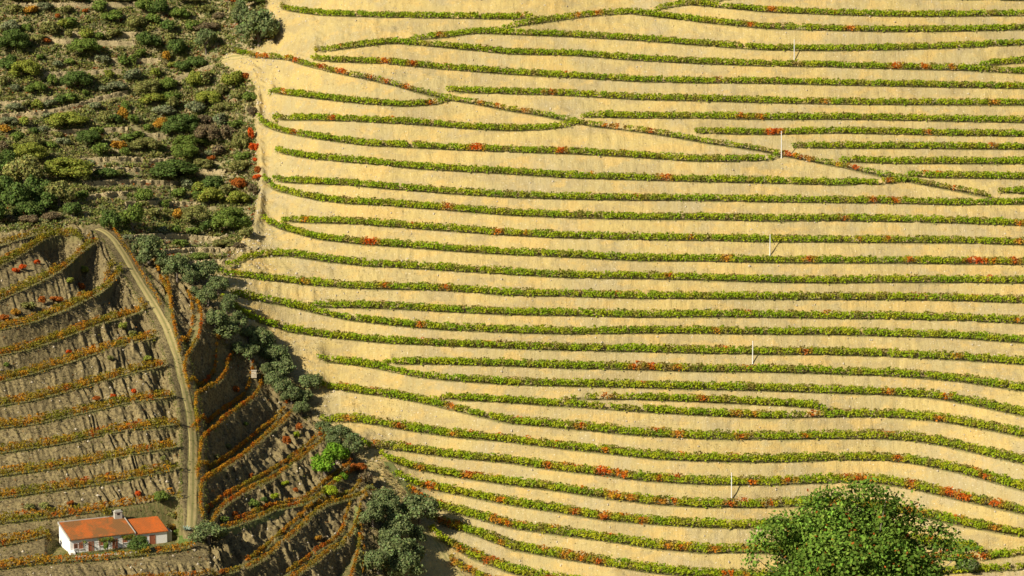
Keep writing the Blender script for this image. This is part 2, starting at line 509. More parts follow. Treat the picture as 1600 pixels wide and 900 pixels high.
def level_points(pts, uref, dref, mixv=.75, n=7, wgt=1.0):
    pts = sorted(pts)
    us = np.array([p[0] for p in pts], float); vs = np.array([p[1] for p in pts], float)
    ur = min(max(uref, us[0]), us[-1])
    vr = float(np.interp(ur, us, vs))
    zr = (dref if dref else float(plane_d(vr))) * float(tane(vr))
    span = us[-1] - us[0]
    for u in np.linspace(us[0], us[-1], max(2, int(n * span / 1000) + 2)):
        v = float(np.interp(u, us, vs))
        dl = zr / float(tane(v))
        b = dref if dref else float(plane_d(v))
        data.append((u, v, mixv * dl + (1 - mixv) * b, wgt))


for kind, pts in RIGHT:
    if kind != 'r' and pts[0][0] <= 1000 <= pts[-1][0]:
        us_ = [p[0] for p in pts]; vs_ = [p[1] for p in pts]
        lo = max(us_[0], 500 if pts[0][1] < 560 else us_[0] + 20)
        level_points([(u, float(np.interp(u, us_, vs_))) for u in np.linspace(lo, us_[-1], 12)], 1000, None, .12 + .33 * float(smooth01(pts[0][1], 60, 330)))
tr_v = [357, 555, 620, 700, 826, 905]
tr_d = [702, 647, 626, 604, 571, 552]


def track_d(v):
    return float(np.interp(v, tr_v, tr_d))


for p in TRACK[1::2]:
    data.append((p[0], p[1], track_d(p[1]), 1.5))
for pts, k in SPURL:
    e_ = pts[-1]
    level_points(pts, e_[0], track_d(e_[1]), .5, 14)
for pts, k in SPURR[2:9]:
    p0 = min((p for p in pts if p[1] < 870), key=lambda p: abs(p[0] - 305 - max(0, p[1] - 800) * .2))
    far = pts[0]
    for q in (pts[0], pts[1], pts[2]):
        dl = track_d(p0[1]) * float(tane(p0[1])) / float(tane(q[1]))
        data.append((q[0], q[1], min(.8 * dl + .2 * float(plane_d(q[1])), float(plane_d(q[1])) * 1.015), 1.0))
for u, v, f in ((-60, 20, 1.05), (100, 20, 1.05), (250, 20, 1.05), (360, 20, 1.06), (-60, 150, 1.05), (100, 150, 1.055), (250, 150, 1.06), (-60, 260, 1.04), (100, 260, 1.05),
                (250, 260, 1.06), (350, 260, 1.07), (-60, 318, 1.02), (60, 318, 1.02), (150, 325, 1.02), (220, 340, 1.02), (300, 380, 1.05), (200, 380, 1.0),
                (-60, 960, .89), (150, 960, .905), (350, 960, .925)):
    data.append((u, v, float(plane_d(v)) * f, 1.0))
data = np.array(data)


def tps(U, V):
    X = data[:, :2] / 400.0
    n = len(X)
    r2 = ((X[:, None] - X[None]) ** 2).sum(-1)
    K = .5 * r2 * np.log(r2 + 1e-12)
    Pm = np.hstack([np.ones((n, 1)), X])
    A = np.zeros((n + 3, n + 3))
    A[:n, :n] = K + np.diag(LAM / data[:, 3])
    A[:n, n:] = Pm; A[n:, :n] = Pm.T
    f = data[:, 2] / plane_d(data[:, 1])
    c = np.linalg.solve(A, np.concatenate([f, np.zeros(3)]))
    Q = np.stack([U.ravel(), V.ravel()], -1) / 400.0
    out = c[n] + Q @ c[n + 1:]
    for i in range(n):
        rr = ((Q - X[i]) ** 2).sum(-1)
        out += c[i] * .5 * rr * np.log(rr + 1e-12)
    return out.reshape(U.shape) * plane_d(V)


UL, UH, VL, VH = -60.0, 1670.0, -40.0, 945.0
cu = np.arange(UL, UH + 10, 10.0); cv = np.arange(VL, VH + 10, 10.0)
CU, CV = np.meshgrid(cu, cv)
CD = tps(CU, CV) / plane_d(CV)


def base_d(u, v):
    """smooth hillside distance for a photo pixel; carried on past the frame"""
    u = np.asarray(u, float); v = np.asarray(v, float)
    uc = np.clip((np.clip(u, UL, UH) - UL) / 10, 0, len(cu) - 1.001)
    vc = np.clip((np.clip(v, VL, VH) - VL) / 10, 0, len(cv) - 1.001)
    i = uc.astype(int); j = vc.astype(int); fu = uc - i; fv = vc - j
    r = (CD[j, i] * (1 - fu) + CD[j, i + 1] * fu) * (1 - fv) + (CD[j + 1, i] * (1 - fu) + CD[j + 1, i + 1] * fu) * fv
    return r * plane_d(v)


def base_p(u, v):
    return at(u, v, base_d(u, v))


def uphill(u, v):
    e = 6.0
    a = base_p(np.asarray(u) + e, v) - base_p(np.asarray(u) - e, v)
    b = base_p(u, np.asarray(v) - e) - base_p(u, np.asarray(v) + e)
    n = np.cross(a, b)
    h = -n[..., :2] * np.sign(n[..., 2:3])
    return h / (np.linalg.norm(h, axis=-1, keepdims=True) + 1e-9)


# ------------------------------------------------------------------ terrain grid
def steps(a, b, s):
    return np.linspace(a, b, int(round((b - a) / s)) + 1)


us = np.concatenate([[-1300, -1000, -760, -560, -400, -280, -190, -130, -95, -75], steps(UL, 640, 1.5), steps(643, UH, 3.2), [1690, 1720, 1770, 1850, 1980, 2180, 2450, 2800]])
vs = np.concatenate([[-760, -560, -400, -280, -190, -130, -90, -60], steps(VL, VH, 1.25), [955, 970, 995, 1030, 1080, 1150, 1240, 1360, 1500]])
U, V = np.meshgrid(us, vs)
D = base_d(U, V)
P = at(U, V, D)

BND_SCRUB = [(-200, 366), (0, 364), (60, 358), (130, 352), (152, 350), (172, 356), (200, 372), (225, 392), (262, 410), (300, 425), (345, 425), (352, 408), (372, 385),
             (398, 340), (404, 290), (400, 240), (398, 180), (398, 130), (372, 112), (338, 100), (352, 86), (385, 84), (425, 60), (415, 25), (424, -60), (-200, -60)]
BND_TRACK_L = [(152, 350), (160, 368), (178, 385), (192, 410), (208, 440), (222, 465), (238, 490), (250, 515), (258, 540), (266, 565), (272, 590), (278, 620), (284, 650), (288, 690), (288, 740), (287, 790), (287, 830), (300, 852), (330, 862), (352, 890), (340, 905), (100, 906), (-200, 915)]
GULLY = [(172, 356), (200, 372), (225, 392), (262, 410), (300, 425), (322, 450), (335, 480), (345, 510), (385, 545), (420, 582), (470, 628), (500, 650), (520, 668), (562, 712), (600, 755), (610, 790), (600, 840), (605, 960)]
Z_SPURL = [(-200, 366), (0, 364), (60, 358), (130, 352)] + BND_TRACK_L
Z_SPURR = GULLY + [(-200, 960), (-200, 915), (100, 906), (340, 905)] + BND_TRACK_L[::-1][3:]
zs = in_poly(U, V, BND_SCRUB) | ((V <= -60) & (U < 410)) | ((U <= -60) & (V < 366))
zl = in_poly(U, V, Z_SPURL) & ~zs
zr = in_poly(U, V, Z_SPURR) & ~zs & ~zl
zr |= (V > 945) & (U < 605)
z0 = ~(zs | zl | zr)


def fade(mask, s):
    m = blur(blur(mask.astype(float), s / 1.5, 1), s / 1.25, 0)
    return np.clip((m - .5) * 2, 0, 1), m


C45 = math.sqrt(.5)


class Lip:
    def __init__(s, pts, rot, width, zone):
        s.rot, s.width, s.zone = rot, width, zone
        p = np.array(pts, float)
        pq = np.stack([p[:, 0], p[:, 1]], -1) if not rot else np.stack([(p[:, 0] - p[:, 1]) * C45, (p[:, 0] + p[:, 1]) * C45], -1)
        pq = pq[np.argsort(pq[:, 0])]
        s.p = np.arange(pq[0, 0], pq[-1, 0], 1.0)
        q = np.interp(s.p, pq[:, 0], pq[:, 1])
        sg = 7.0 if not rot else 3.5
        r = int(3 * sg)
        if len(q) > 2 * r:
            k = np.exp(-.5 * (np.arange(-r, r + 1) / sg) ** 2); k /= k.sum()
            ext = np.concatenate([2 * q[0] - q[r:0:-1], q, 2 * q[-1] - q[-2:-r - 2:-1]])
            q = np.convolve(ext, k, 'valid')
        s.q = q
        if rot:
            s.u = (s.p + s.q) * C45; s.v = (s.q - s.p) * C45
        else:
            s.u, s.v = s.p, s.q
        s.P = base_p(s.u, s.v)
        s.h = uphill(s.u, s.v)
        s.gap = np.full(len(s.p), 99.0)

    def at(s, p, arr):
        return np.interp(p, s.p, arr)


def terrace(mask, lips, rot):
    """height change and bench mask for the points of a zone"""
    m = mask
    u, v = U[m], V[m]
    p, q = (u, v) if not rot else ((u - v) * C45, (u + v) * C45)
    Pm = P[m]
    n = len(u)
    qb = np.full(n, 1e9); ib = np.full(n, -1); qa = np.full(n, -1e9); ia = np.full(n, -1)
    for k, l in enumerate(lips):
        ok = (p >= l.p[0]) & (p <= l.p[-1])
        lq = np.where(ok, l.at(p, l.q), np.nan)
        with np.errstate(invalid='ignore'):
            c = ok & (lq >= q) & (lq < qb)
            qb[c] = lq[c]; ib[c] = k
            c = ok & (lq < q) & (lq > qa)
            qa[c] = lq[c]; ia[c] = k
    dz = np.zeros(n); bn = np.zeros(n)
    for k, l in enumerate(lips):
        c = ib == k
        if not c.any():
            continue
        pb = np.stack([l.at(p[c], l.P[:, i]) for i in range(3)], -1)
        hb = np.stack([l.at(p[c], l.h[:, i]) for i in range(2)], -1)
        s_ = ((Pm[c, :2] - pb[:, :2]) * hb).sum(-1)
        L = np.full(len(s_), 7.5); za = pb[:, 2] + 7.5 * .62
        for k2, l2 in enumerate(lips):
            c2 = ia[c] == k2
            if not c2.any():
                continue
            pa = np.stack([l2.at(p[c][c2], l2.P[:, i]) for i in range(3)], -1)
            L[c2] = ((pa[:, :2] - pb[c2][:, :2]) * hb[c2]).sum(-1)
            za[c2] = pa[:, 2]
        L = np.maximum(L, .3)
        wb = np.minimum(l.width, L * (.6 if l.width < 5 else .93))
        if l.width >= 5:
            uu = u[c]
            wb = np.where((uu > 74) & (uu < 290), wb, np.minimum(3.4, .56 * L))
        t = np.where(s_ < wb, pb[:, 2] + .02 * s_, pb[:, 2] + .02 * wb + (s_ - wb) / np.maximum(L - wb, .1) * (za - pb[:, 2] - .02 * wb))
        t = np.where(s_ > L, Pm[c, 2], t)
        t = np.where(ia[c] < 0, np.minimum(t, Pm[c, 2]), t)
        ramp = 18.0 if l.zone == 'right' else 8.0
        we = np.ones(len(s_))
        if l.p[0] > UL + 5: we *= smooth01(p[c] - l.p[0], 0, ramp)
        if l.p[-1] < UH - 5: we *= smooth01(l.p[-1] - p[c], 0, 36.0 if l.zone == 'spurr' else ramp)
        t = Pm[c, 2] + (t - Pm[c, 2]) * we
        bb = we * smooth01(s_, -.2, .15) * (1 - smooth01(s_, wb - .35, wb + .1))
        dz[c] = t - Pm[c, 2]
        bn[c] = bb
    out = np.zeros(U.shape); ob = np.zeros(U.shape)
    out[m] = np.clip(dz, -6, 6); ob[m] = bn
    return out, ob


LR = [Lip(p, False, 2.2 if k == 'r' else 3.5 + .4 * float(smooth01(np.mean([q[1] for q in p]), 450, 720)), 'right') for k, p in RIGHT]
for l_, (k, p) in zip(LR, RIGHT):
    l_.kind = k
LSL = [Lip(p, False, 12.0 if k == 3 else 4.4, 'spurl') for p, k in SPURL]
LSR = [Lip(p, True, 4.1, 'spurr') for p, k in SPURR]
LW = [Lip(p, False, 0, 'wall') for p in WALLS]
for a, b in (('R', LR), ('SL', LSL)):       # room between each terrace and the one above it
    for l_ in b:
        for l2 in b:
            if l2 is l_: continue
            ok = (l_.p >= l2.p[0]) & (l_.p <= l2.p[-1])
            q2 = l2.at(l_.p, l2.q)
            g_ = np.where(ok & (q2 < l_.q), l_.q - q2, 99.0)
            l_.gap = np.minimum(l_.gap, g_)
        Lp = np.full(len(l_.p), 7.5)                        # the same room in metres on the ground
        va = np.where(l_.gap < 90, l_.v - l_.gap, np.nan)
        okv = ~np.isnan(va)
        if okv.any():
            pa = base_p(l_.u[okv], va[okv])
            Lp[okv] = ((pa[:, :2] - l_.P[okv, :2]) * l_.h[okv]).sum(-1)
        wb_ = np.minimum(l_.width if l_.width < 5 else 3.4, .6 * np.maximum(Lp, 0))
        kk = np.ones(25) / 25
        l_.wb = np.convolve(np.pad(wb_, 12, mode='edge'), kk, 'valid')

DZ = np.zeros(U.shape); BN = np.zeros(U.shape)
for mask, lips, rot, s_ in ((z0, LR, False, 5.0), (zl, LSL, False, 3.0), (zr, LSR, True, 3.0)):
    a, b = terrace(mask, lips, rot)
    f_, _ = fade(mask, s_)
    a = blur(a, (3.2 if mask is z0 else 2.0) if not rot else .8, 1)
    DZ += a * f_
    BN = np.maximum(BN, b * f_)
# ground relief: ribs of schist on the spur's banks, rills on the big slope, lumps in the scrub
_, wR = fade(z0, 4.0); _, wS = fade(zs, 4.0); _, wSp = fade(zl | zr, 4.0)
an = R(-28)
ca = np.where(zr, math.cos(R(-48)), math.cos(an)); sa = np.where(zr, math.sin(R(-48)), math.sin(an))
pp = U * ca + V * sa; qq = -U * sa + V * ca
wob = vnoise(U / 40, V / 40, 3) * 14
ribs = (np.abs(vnoise((pp + wob) / 6.2, qq / 38, 11) - .5) * 2 - .45) * .9 + (vnoise((pp + wob) / 3.6, qq / 16, 12) - .5) * .55 + (vnoise((pp) / 18, qq / 30, 13) - .5) * .8
inner = (U > -95) & (U < 1690) & (V > -60) & (V < 960)
bank = np.clip(1 - BN * 1.6, 0, 1) * inner
track_mask = np.zeros(U.shape)
tu = np.array([p[0] for p in TRACK], float); tv = np.array([p[1] for p in TRACK], float)
ctr = np.interp(V, tv, tu)
track_mask = (1 - smooth01(np.abs(U - ctr), 15, 22)) * ((V > 352) & (V < 835))
house_mask = (1 - smooth01(np.abs(U - 195), 120, 140)) * (1 - smooth01(np.abs(V - 850), 26, 40))
low = vnoise(U / 110, V / 45, 21)
rock_amt = np.clip(.45 + 1.1 * smooth01(U + V * .1, 120, 330) - .45 * smooth01(V, 700, 880) * (U < 300), .15, 1.3)
DZ += wSp * bank * (1 - track_mask) * (1 - house_mask) * (ribs + (vnoise((pp + wob) / 2.6, qq / 7, 14) - .5) * .5 + (vnoise(U / 3.2, V / 3.0, 15) - .5) * .35) * np.where(zr, 1.6, 1.0 + .6 * (1 - smooth01(V, 480, 640))) * rock_amt
hc = 18 + 50 * (1 - smooth01(V, 380, 500)); hw = 11 + 26 * (1 - smooth01(V, 380, 500))
hollow = np.exp(-((ctr - U - 16 - hc) / hw) ** 2) * smooth01(V, 352, 385) * (1 - smooth01(V, 640, 760)) * zl  # dip added left of the track so its right-facing side falls into shade
DZ -= hollow * np.clip(1 - BN, .0, 1) * (2.2 + 3.8 * (1 - smooth01(V, 380, 500)))
gy = np.array([p[1] for p in GULLY], float); gx = np.array([p[0] for p in GULLY], float)
gd = np.minimum.reduce([np.hypot(U - a, (V - b)) for a, b in zip(np.interp(np.linspace(0, 1, 90), np.linspace(0, 1, len(gx)), gx), np.interp(np.linspace(0, 1, 90), np.linspace(0, 1, len(gy)), gy))])
DZ -= .9 * np.exp(-(gd / 30) ** 2) * smooth01(V, 400, 470) * (1 - smooth01(V, 700, 780))
DZ += wR * bank * ((vnoise(U / 9, V / 14, 31) - .5) * .4 + (vnoise(U / 30, V / 12, 32) - .5) * .5 + (vnoise(U / 5.5, V / 4, 33) - .5) * .36)
rub = np.exp(-((U - 395) / 32) ** 2) * ((V < 175) | (V > 300))
DZ += (wS + rub * .8) * ((vnoise(U / 14, V / 9, 41) - .5) * .7 + (vnoise(U / 5, V / 4, 42) - .5) * .5) * inner * (V < 430)
# level yard cut into the hill for the house
HA = R(26)
l13 = LSL[-1]
HZ = float(np.interp(150, l13.u, l13.P[:, 2])) + .1
HD = (CAMZ - HZ) / float(tane(865))
hp = Vector(at(110, 865, HD).tolist())
KP = HD / F
LM = 97 * KP / math.cos(HA); LR2 = 49.5 * KP / math.cos(HA); DM, DR = 8.2, 6.9
lx = (P[..., 0] - hp.x) * math.cos(HA) + (P[..., 1] - hp.y) * math.sin(HA)
ly = -(P[..., 0] - hp.x) * math.sin(HA) + (P[..., 1] - hp.y) * math.cos(HA)
ex = np.maximum(np.maximum(-1.2 - lx, lx - (LM + LR2 + 4)), 0); ey = np.maximum(np.maximum(-3.0 - ly, (ly - (DM + .1)) * 2.5), 0)
pad = (1 - smooth01(np.hypot(ex, ey), 0, 2.2)) * zl
DZ = DZ * (1 - pad) + (HZ - P[..., 2]) * pad
BN = np.maximum(BN, pad * .9)
DZ *= 1 - .92 * (1 - smooth01(np.abs(U - ctr), 17, 25)) * ((V > 352) & (V < 830))
P[..., 2] += DZ
nv, nu = U.shape
idx = np.arange(nv * nu).reshape(nv, nu)
quads = np.stack([idx[:-1, :-1], idx[1:, :-1], idx[1:, 1:], idx[:-1, 1:]], -1).reshape(-1, 4)
zone_id = np.where(zs, 2, np.where(zl | zr, 1, 0))
zq = zone_id[:-1, :-1].ravel()
VP = P.reshape(-1, 3)
tmp = bpy.data.objects.new('tmp', np_mesh('tmp', VP, quads))
col.objects.link(tmp)
BVH = BVHTree.FromObject(tmp, bpy.context.evaluated_depsgraph_get())
me_ = tmp.data
bpy.data.objects.remove(tmp)
bpy.data.meshes.remove(me_)
attr = np.stack([np.clip(1 - wS - wSp, 0, 1), np.clip(wSp, 0, 1), np.clip(wS, 0, 1), np.clip(BN, 0, 1)], -1).reshape(-1, 4)
for zi, nm in ((0, 'vineyard_hillside'), (1, 'terraced_spur'), (2, 'scrub_hillside')):
    f = quads[zq == zi]
    used = np.unique(f)
    rm = np.full(nv * nu, -1, np.int64); rm[used] = np.arange(len(used))
    me = np_mesh(nm, VP[used], rm[f], M['soil'], smooth=True)
    a = me.attributes.new('zones', 'FLOAT_COLOR', 'POINT')
    a.data.foreach_set('color', attr[used].astype(np.float32).ravel())
    tag(link(bpy.data.objects.new(nm, me)), kind='structure')


def ground_z(x, y):
    h = BVH.ray_cast(Vector((x, y, 900)), Vector((0, 0, -1)))
    return h[0].z if h[0] is not None else 0.0


def hit(u, v):
    """where the line of sight through a photo pixel meets the hillside"""
    d = Vector(((u - 800) / F, float(diry(v)), -(SP + (v - 450) / F * CP)))
    h = BVH.ray_cast(Vector((0, 0, CAMZ)), d.normalized())
    return h[0]


# hillside below the camera, down to the valley floor
xs = np.linspace(-260, 260, 90); ys = np.concatenate([np.linspace(-40, 470, 110), [500, 540]])
X, Y = np.meshgrid(xs, ys)
Zn = CAMZ - 3.0 - np.where(Y < 110, .335 * Y, .335 * 110 + .478 * (np.minimum(Y, 470) - 110)) + (vnoise(X / 18, Y / 18, 51) - .5) * 2.0 * (np.abs(Y - 10) > 14)
Zn = np.where(Y < 0, CAMZ - 3.0 + Y * .02, Zn)
ii = np.arange(X.size).reshape(X.shape)
q_ = np.stack([ii[:-1, :-1], ii[:-1, 1:], ii[1:, 1:], ii[1:, :-1]], -1).reshape(-1, 4)
tag(link(bpy.data.objects.new('near_hillside', np_mesh('near_hillside', np.stack([X, Y, Zn], -1).reshape(-1, 3), q_, M['near'], smooth=True))), kind='structure')
# ------------------------------------------------------------------ leaves
def unit(a):
    return a / (np.linalg.norm(a, axis=-1, keepdims=True) + 1e-9)


def leaf_quads(C, N, size, aspect=1.0, g=rng):
    """diamond leaves at C facing N"""
    n = len(C)
    t = unit(np.cross(N, g.normal(size=(n, 3))))
    b = np.cross(N, t)
    s = np.asarray(size).reshape(-1, 1) * np.ones((n, 1))
    V4 = np.stack([C - t * s * .5, C - b * s * .5 * aspect, C + t * s * .5, C + b * s * .5 * aspect], 1)
    return V4.reshape(-1, 3), np.arange(4 * n).reshape(n, 4)


# ------------------------------------------------------------------ vine rows
PAL_R = np.array([(.215, .31, .018), (.28, .345, .018), (.36, .365, .024), (.22, .215, .038), (.24, .17, .05), (.16, .25, .018)])
PAL_S = np.array([(.15, .155, .022), (.225, .20, .026), (.27, .185, .024), (.42, .20, .02), (.37, .135, .016), (.11, .13, .02)])
REDS_S = np.array([(.48, .15, .014), (.42, .11, .014), (.50, .20, .02), (.38, .07, .012)])
REDS = np.array([(.54, .095, .012), (.57, .16, .018), (.46, .075, .014), (.55, .21, .03)])
RED_SPOTS = np.array([(747, 231), (741, 231), (877, 236), (1043, 275), (1036, 276), (700, 327), (778, 359), (575, 378), (583, 379), (1138, 403), (1265, 405), (1525, 406), (1533, 406), (1517, 407), (1587, 406),
                      (992, 571), (1018, 571), (1022, 570), (735, 741), (730, 742), (938, 735), (946, 738), (955, 740), (965, 742), (975, 743), (1180, 755), (1160, 785), (1168, 784), (955, 772), (965, 775), (985, 778),
                      (1480, 768), (1486, 770), (1425, 760), (1555, 788), (1560, 789), (1550, 787), (1005, 815), (945, 808), (1415, 800), (1440, 804), (880, 871), (908, 873), (1230, 243), (1242, 246), (1252, 248), (1262, 250), (1398, 314), (1365, 315),
                      (1405, 101), (1398, 104), (1445, 101), (1205, 16), (1330, 44), (450, 93), (463, 95), (503, 106), (537, 113), (603, 130), (635, 136), (748, 163), (778, 168), (905, 24), (932, 22), (1210, 206),
                      (1203, 206), (1219, 207), (600, 96), (645, 99), (1057, 680), (1545, 845), (1575, 880), (1230, 757), (1352, 753), (1358, 753), (1500, 774), (1510, 780), (865, 770), (900, 800), (1045, 855), (1062, 858), (430, 345), (404, 88), (414, 90)], float)
row_count = [0]


def project(Pw):
    r = Pw - np.array([0, 0, CAMZ])
    f = r[:, 1] * CP - r[:, 2] * SP
    up = r[:, 1] * SP + r[:, 2] * CP
    return 800 + r[:, 0] / f * F, 450 - up / f * F


def vine_row(pts, keep, label, group, pal, weights, red=.05, hmax=1.35, dens=19, spread=.24, seed=0, spots=True, size=.34, gapp=.03):
    """one trained row: leafy canopy over short trunks"""
    g = np.random.default_rng(1000 + seed)
    pts = np.asarray(pts, float)
    seg = np.linalg.norm(np.diff(pts[:, :2], axis=0), axis=1)
    s = np.concatenate([[0], np.cumsum(seg)])
    tot = s[-1]
    if tot < 2:
        return None
    sp = 1.1
    vs_ = np.arange(.3, tot, sp) + g.normal(0, .12, len(np.arange(.3, tot, sp)))
    k = np.interp(vs_, s, keep.astype(float)) > .5
    vs_ = vs_[k & (g.random(len(vs_)) > gapp)]
    if len(vs_) < 3:
        return None
    x = np.interp(vs_, s, pts[:, 0]); y = np.interp(vs_, s, pts[:, 1])
    z = np.array([ground_z(a, b) for a, b in zip(x, y)])
    dx = np.gradient(x); dy = np.gradient(y)
    T = unit(np.stack([dx, dy, 0 * dx], -1))
    S = np.stack([-T[:, 1], T[:, 0], 0 * dx], -1)
    nvn = len(vs_)
    wn = vnoise(vs_ / 9.0, np.full(nvn, seed * 3.7), 5)
    ci = np.searchsorted(np.cumsum(weights) / np.sum(weights), np.clip(.7 * g.random(nvn) + .3 * wn, 0, .999))
    vc = pal[ci]
    isred = g.random(nvn) < red * (.2 + 2.4 * vnoise(vs_ / 6.0, np.full(nvn, seed * 1.3 + 9), 6) ** 2)
    if spots:
        pu, pv = project(np.stack([x, y, z + .8], -1))
        dd = ((pu[:, None] - RED_SPOTS[None, :, 0]) ** 2 + ((pv[:, None] - RED_SPOTS[None, :, 1]) * .8) ** 2).min(1)
        isred |= dd < 3.9 ** 2
    near_red = np.convolve(isred.astype(float), [1, 1, 1], 'same') > 0
    vc[near_red & ~isred & (g.random(nvn) < .6)] = (.30, .20, .03)
    vc[isred] = (REDS if spots else REDS_S)[g.integers(0, 4, isred.sum())]
    vh = hmax * (.82 + .3 * g.random(nvn))
    nl = np.maximum(6, (dens * (.75 + .5 * g.random(nvn)))).astype(int)
    ri = np.repeat(np.arange(nvn), nl)
    n = len(ri)
    hh = g.beta(1.9, 1.25, n)
    lat = g.normal(0, spread, n) * (1.15 - .45 * hh)
    al = g.normal(0, .36, n)
    C = np.stack([x[ri], y[ri], z[ri]], -1) + T[ri] * al[:, None] + S[ri] * lat[:, None]
    C[:, 2] += .38 + (vh[ri] - .38) * hh - np.abs(lat) * .25
    Nn = unit(g.normal(size=(n, 3)) * .75 + S[ri] * np.sign(lat)[:, None] * .5 + np.array([0, 0, .75]))
    sz = size * (.65 + .7 * g.random(n))
    vc = .7 * vc + .15 * np.roll(vc, 1, 0) + .15 * np.roll(vc, -1, 0)
    c = vc[ri] * (.86 + .28 * g.random(n))[:, None]
    V4, Fq = leaf_quads(C, Nn, sz, .85, g)
    root = empty('vine_row', (float(x[0]), float(y[0]), float(z[0])))
    tag(root, label, 'vine row', group)
    off = np.array([x[0], y[0], z[0]])
    lr = isred[ri]
    for nm, msk in (('foliage', ~lr), ('red_foliage', lr)):
        if msk.sum() < 4:
            continue
        vv = V4.reshape(-1, 4, 3)[msk].reshape(-1, 3) - off
        link(bpy.data.objects.new(nm, np_mesh(nm, vv, np.arange(len(vv)).reshape(-1, 4), M['vine'], c[msk])), root)['kind'] = 'stuff'
    # trunks: three-sided stems
    r_ = .05
    B = np.stack([x, y, z], -1) - off
    lean = g.normal(0, .08, (nvn, 2))
    ring = []
    for zz, rr in ((-.1, r_ * 1.3), (.75, r_)):
        for a in (0, 2.1, 4.2):
            q = B.copy()
            q[:, 0] += rr * math.cos(a) + (lean[:, 0] if zz > 0 else 0); q[:, 1] += rr * math.sin(a) + (lean[:, 1] if zz > 0 else 0); q[:, 2] += zz
            ring.append(q)
    tv_ = np.stack(ring, 1).reshape(-1, 3)
    bi = (np.arange(nvn) * 6)[:, None]
    tf = np.concatenate([bi + np.array([[0, 1, 4, 3]]), bi + np.array([[1, 2, 5, 4]]), bi + np.array([[2, 0, 3, 5]])])
    link(bpy.data.objects.new('trunks', np_mesh('trunks', tv_, tf, M['wood'])), root)['kind'] = 'stuff'
    row_count[0] += 1
    return root


order = sorted(range(len(LR)), key=lambda i: float(np.mean(LR[i].v)))
for rank, i in enumerate(order):
    l = LR[i]
    vm = float(np.mean(l.v))
    lowf = float(smooth01(vm, 560, 800))
    red = .012 + .06 * lowf
    wts = np.array([3.4, 2.6, 1.0 + 2.0 * lowf, .7, .35, 1.2])
    hm = 1.88
    if l.kind == 'r':
        nm = 'vine row along the sloping ramp that crosses the upper terraces diagonally'
        pts = l.P[:, :2] + l.h * .5
        vine_row(pts, np.ones(len(pts), bool), nm, 'vine rows on the pale slope', PAL_R, np.array([3, 1.6, .8, 1.6, 1.0, 1.4]), .07, 1.8, 48, .36, seed=i, size=.44)
        continue
    pts = l.P[:, :2] + l.h * .45
    short = 'short ' if l.u[-1] - l.u[0] < 330 else ''
    where = f'{ordw(rank + 1)} terrace from the top of the pale slope'
    vine_row(pts, np.ones(len(pts), bool), f'{short}front vine row on the {where}', 'vine rows on the pale slope', PAL_R, wts, red, hm, 43, .42, seed=i, size=.5)
    kp = (l.wb > 2.2) & (l.p > l.p[0] + 22) & (l.p < l.p[-1] - 12)
    if kp.sum() > 60:
        pts = l.P[:, :2] + l.h * (l.wb - .9)[:, None]
        vine_row(pts, kp, f'{short}back vine row on the {where}', 'vine rows on the pale slope', PAL_R, np.array([1.6, 1.4, .9, 2.6 - lowf, 1.7 - lowf, 1.0]), red * .9, hm, 36, .42, seed=i + 100, size=.5)
for i, (l, (pp_, k)) in enumerate(zip(LSL, SPURL)):
    wts = np.array([2.6, 2.6, 2.0, .7 + .2 * i, .5 + .09 * i, 1.1])
    where = f'{ordw(i + 1)} terrace from the top left of the track'
    m = np.ones(len(l.p), bool)
    vine_row(l.P[:, :2] + l.h * .45, m, f'front olive-orange vine row on the {where}', 'vine rows left of the spur track', PAL_S, wts, .03 + .008 * i, 2.0, 46, .46, seed=i + 200, spots=False, size=.4)
    if k >= 2:
        m2 = (l.wb > 1.9) if k == 2 else (l.u < 78)
        vine_row(l.P[:, :2] + l.h * (l.wb - .8)[:, None], m2, f'back olive-orange vine row on the {where}', 'vine rows left of the spur track', PAL_S, wts, .03 + .008 * i, 1.95, 44, .46, seed=i + 250, spots=False, size=.4)
for i, (l, (pp_, vmax)) in enumerate(zip(LSR, SPURR)):
    where = f'{ordw(i + 1)} terrace from the top right of the track'
    m = np.ones(len(l.p), bool)
    wts = np.array([.7, 1.2, 1.8, 3.4, 2.0, .3]) if i < 6 else np.array([1.2, 1.8, 2.0, 2.4, 1.2, .5])
    vine_row(l.P[:, :2] + l.h * .35, m, f'outer orange vine row on the {where}', 'vine rows right of the spur track', PAL_S, wts, .22 if i else .1, 1.6, 50 if i else 20, .24, seed=i + 300, spots=False, size=.32)
    if vmax:
        vine_row(l.P[:, :2] + l.h * 3.2, l.v < vmax, f'inner orange vine row on the {where}', 'vine rows right of the spur track', PAL_S, wts, .2, 1.6, 50, .24, seed=i + 350, spots=False, size=.32)


def hit_line(pp_, n=40):
    a = np.array(pp_, float)
    t = np.concatenate([[0], np.cumsum(np.linalg.norm(np.diff(a, axis=0), axis=1))])
    tt = np.linspace(0, t[-1], n)
    out = []
    for u, v in zip(np.interp(tt, t, a[:, 0]), np.interp(tt, t, a[:, 1])):
        h = hit(u, v)
        if h is not None:
            out.append(tuple(h))
    return np.array(out)


for i, (pp_, lab) in enumerate((([(494, 682), (480, 702), (452, 728)], 'short middle vine row, red and olive, between two rows right of the track'),
                                ([(574, 776), (563, 787), (561, 810), (566, 837), (569, 858), (567, 898)], 'orange vine row beside the grassy path at the foot of the spur'))):
    q = hit_line(pp_)
    vine_row(q[:, :2], np.ones(len(q), bool), lab, 'vine rows right of the spur track', PAL_S, np.array([1, 1.5, 2, 3, 2, .5]), .35, 1.2, 26, .17, seed=400 + i, spots=False, size=.25)

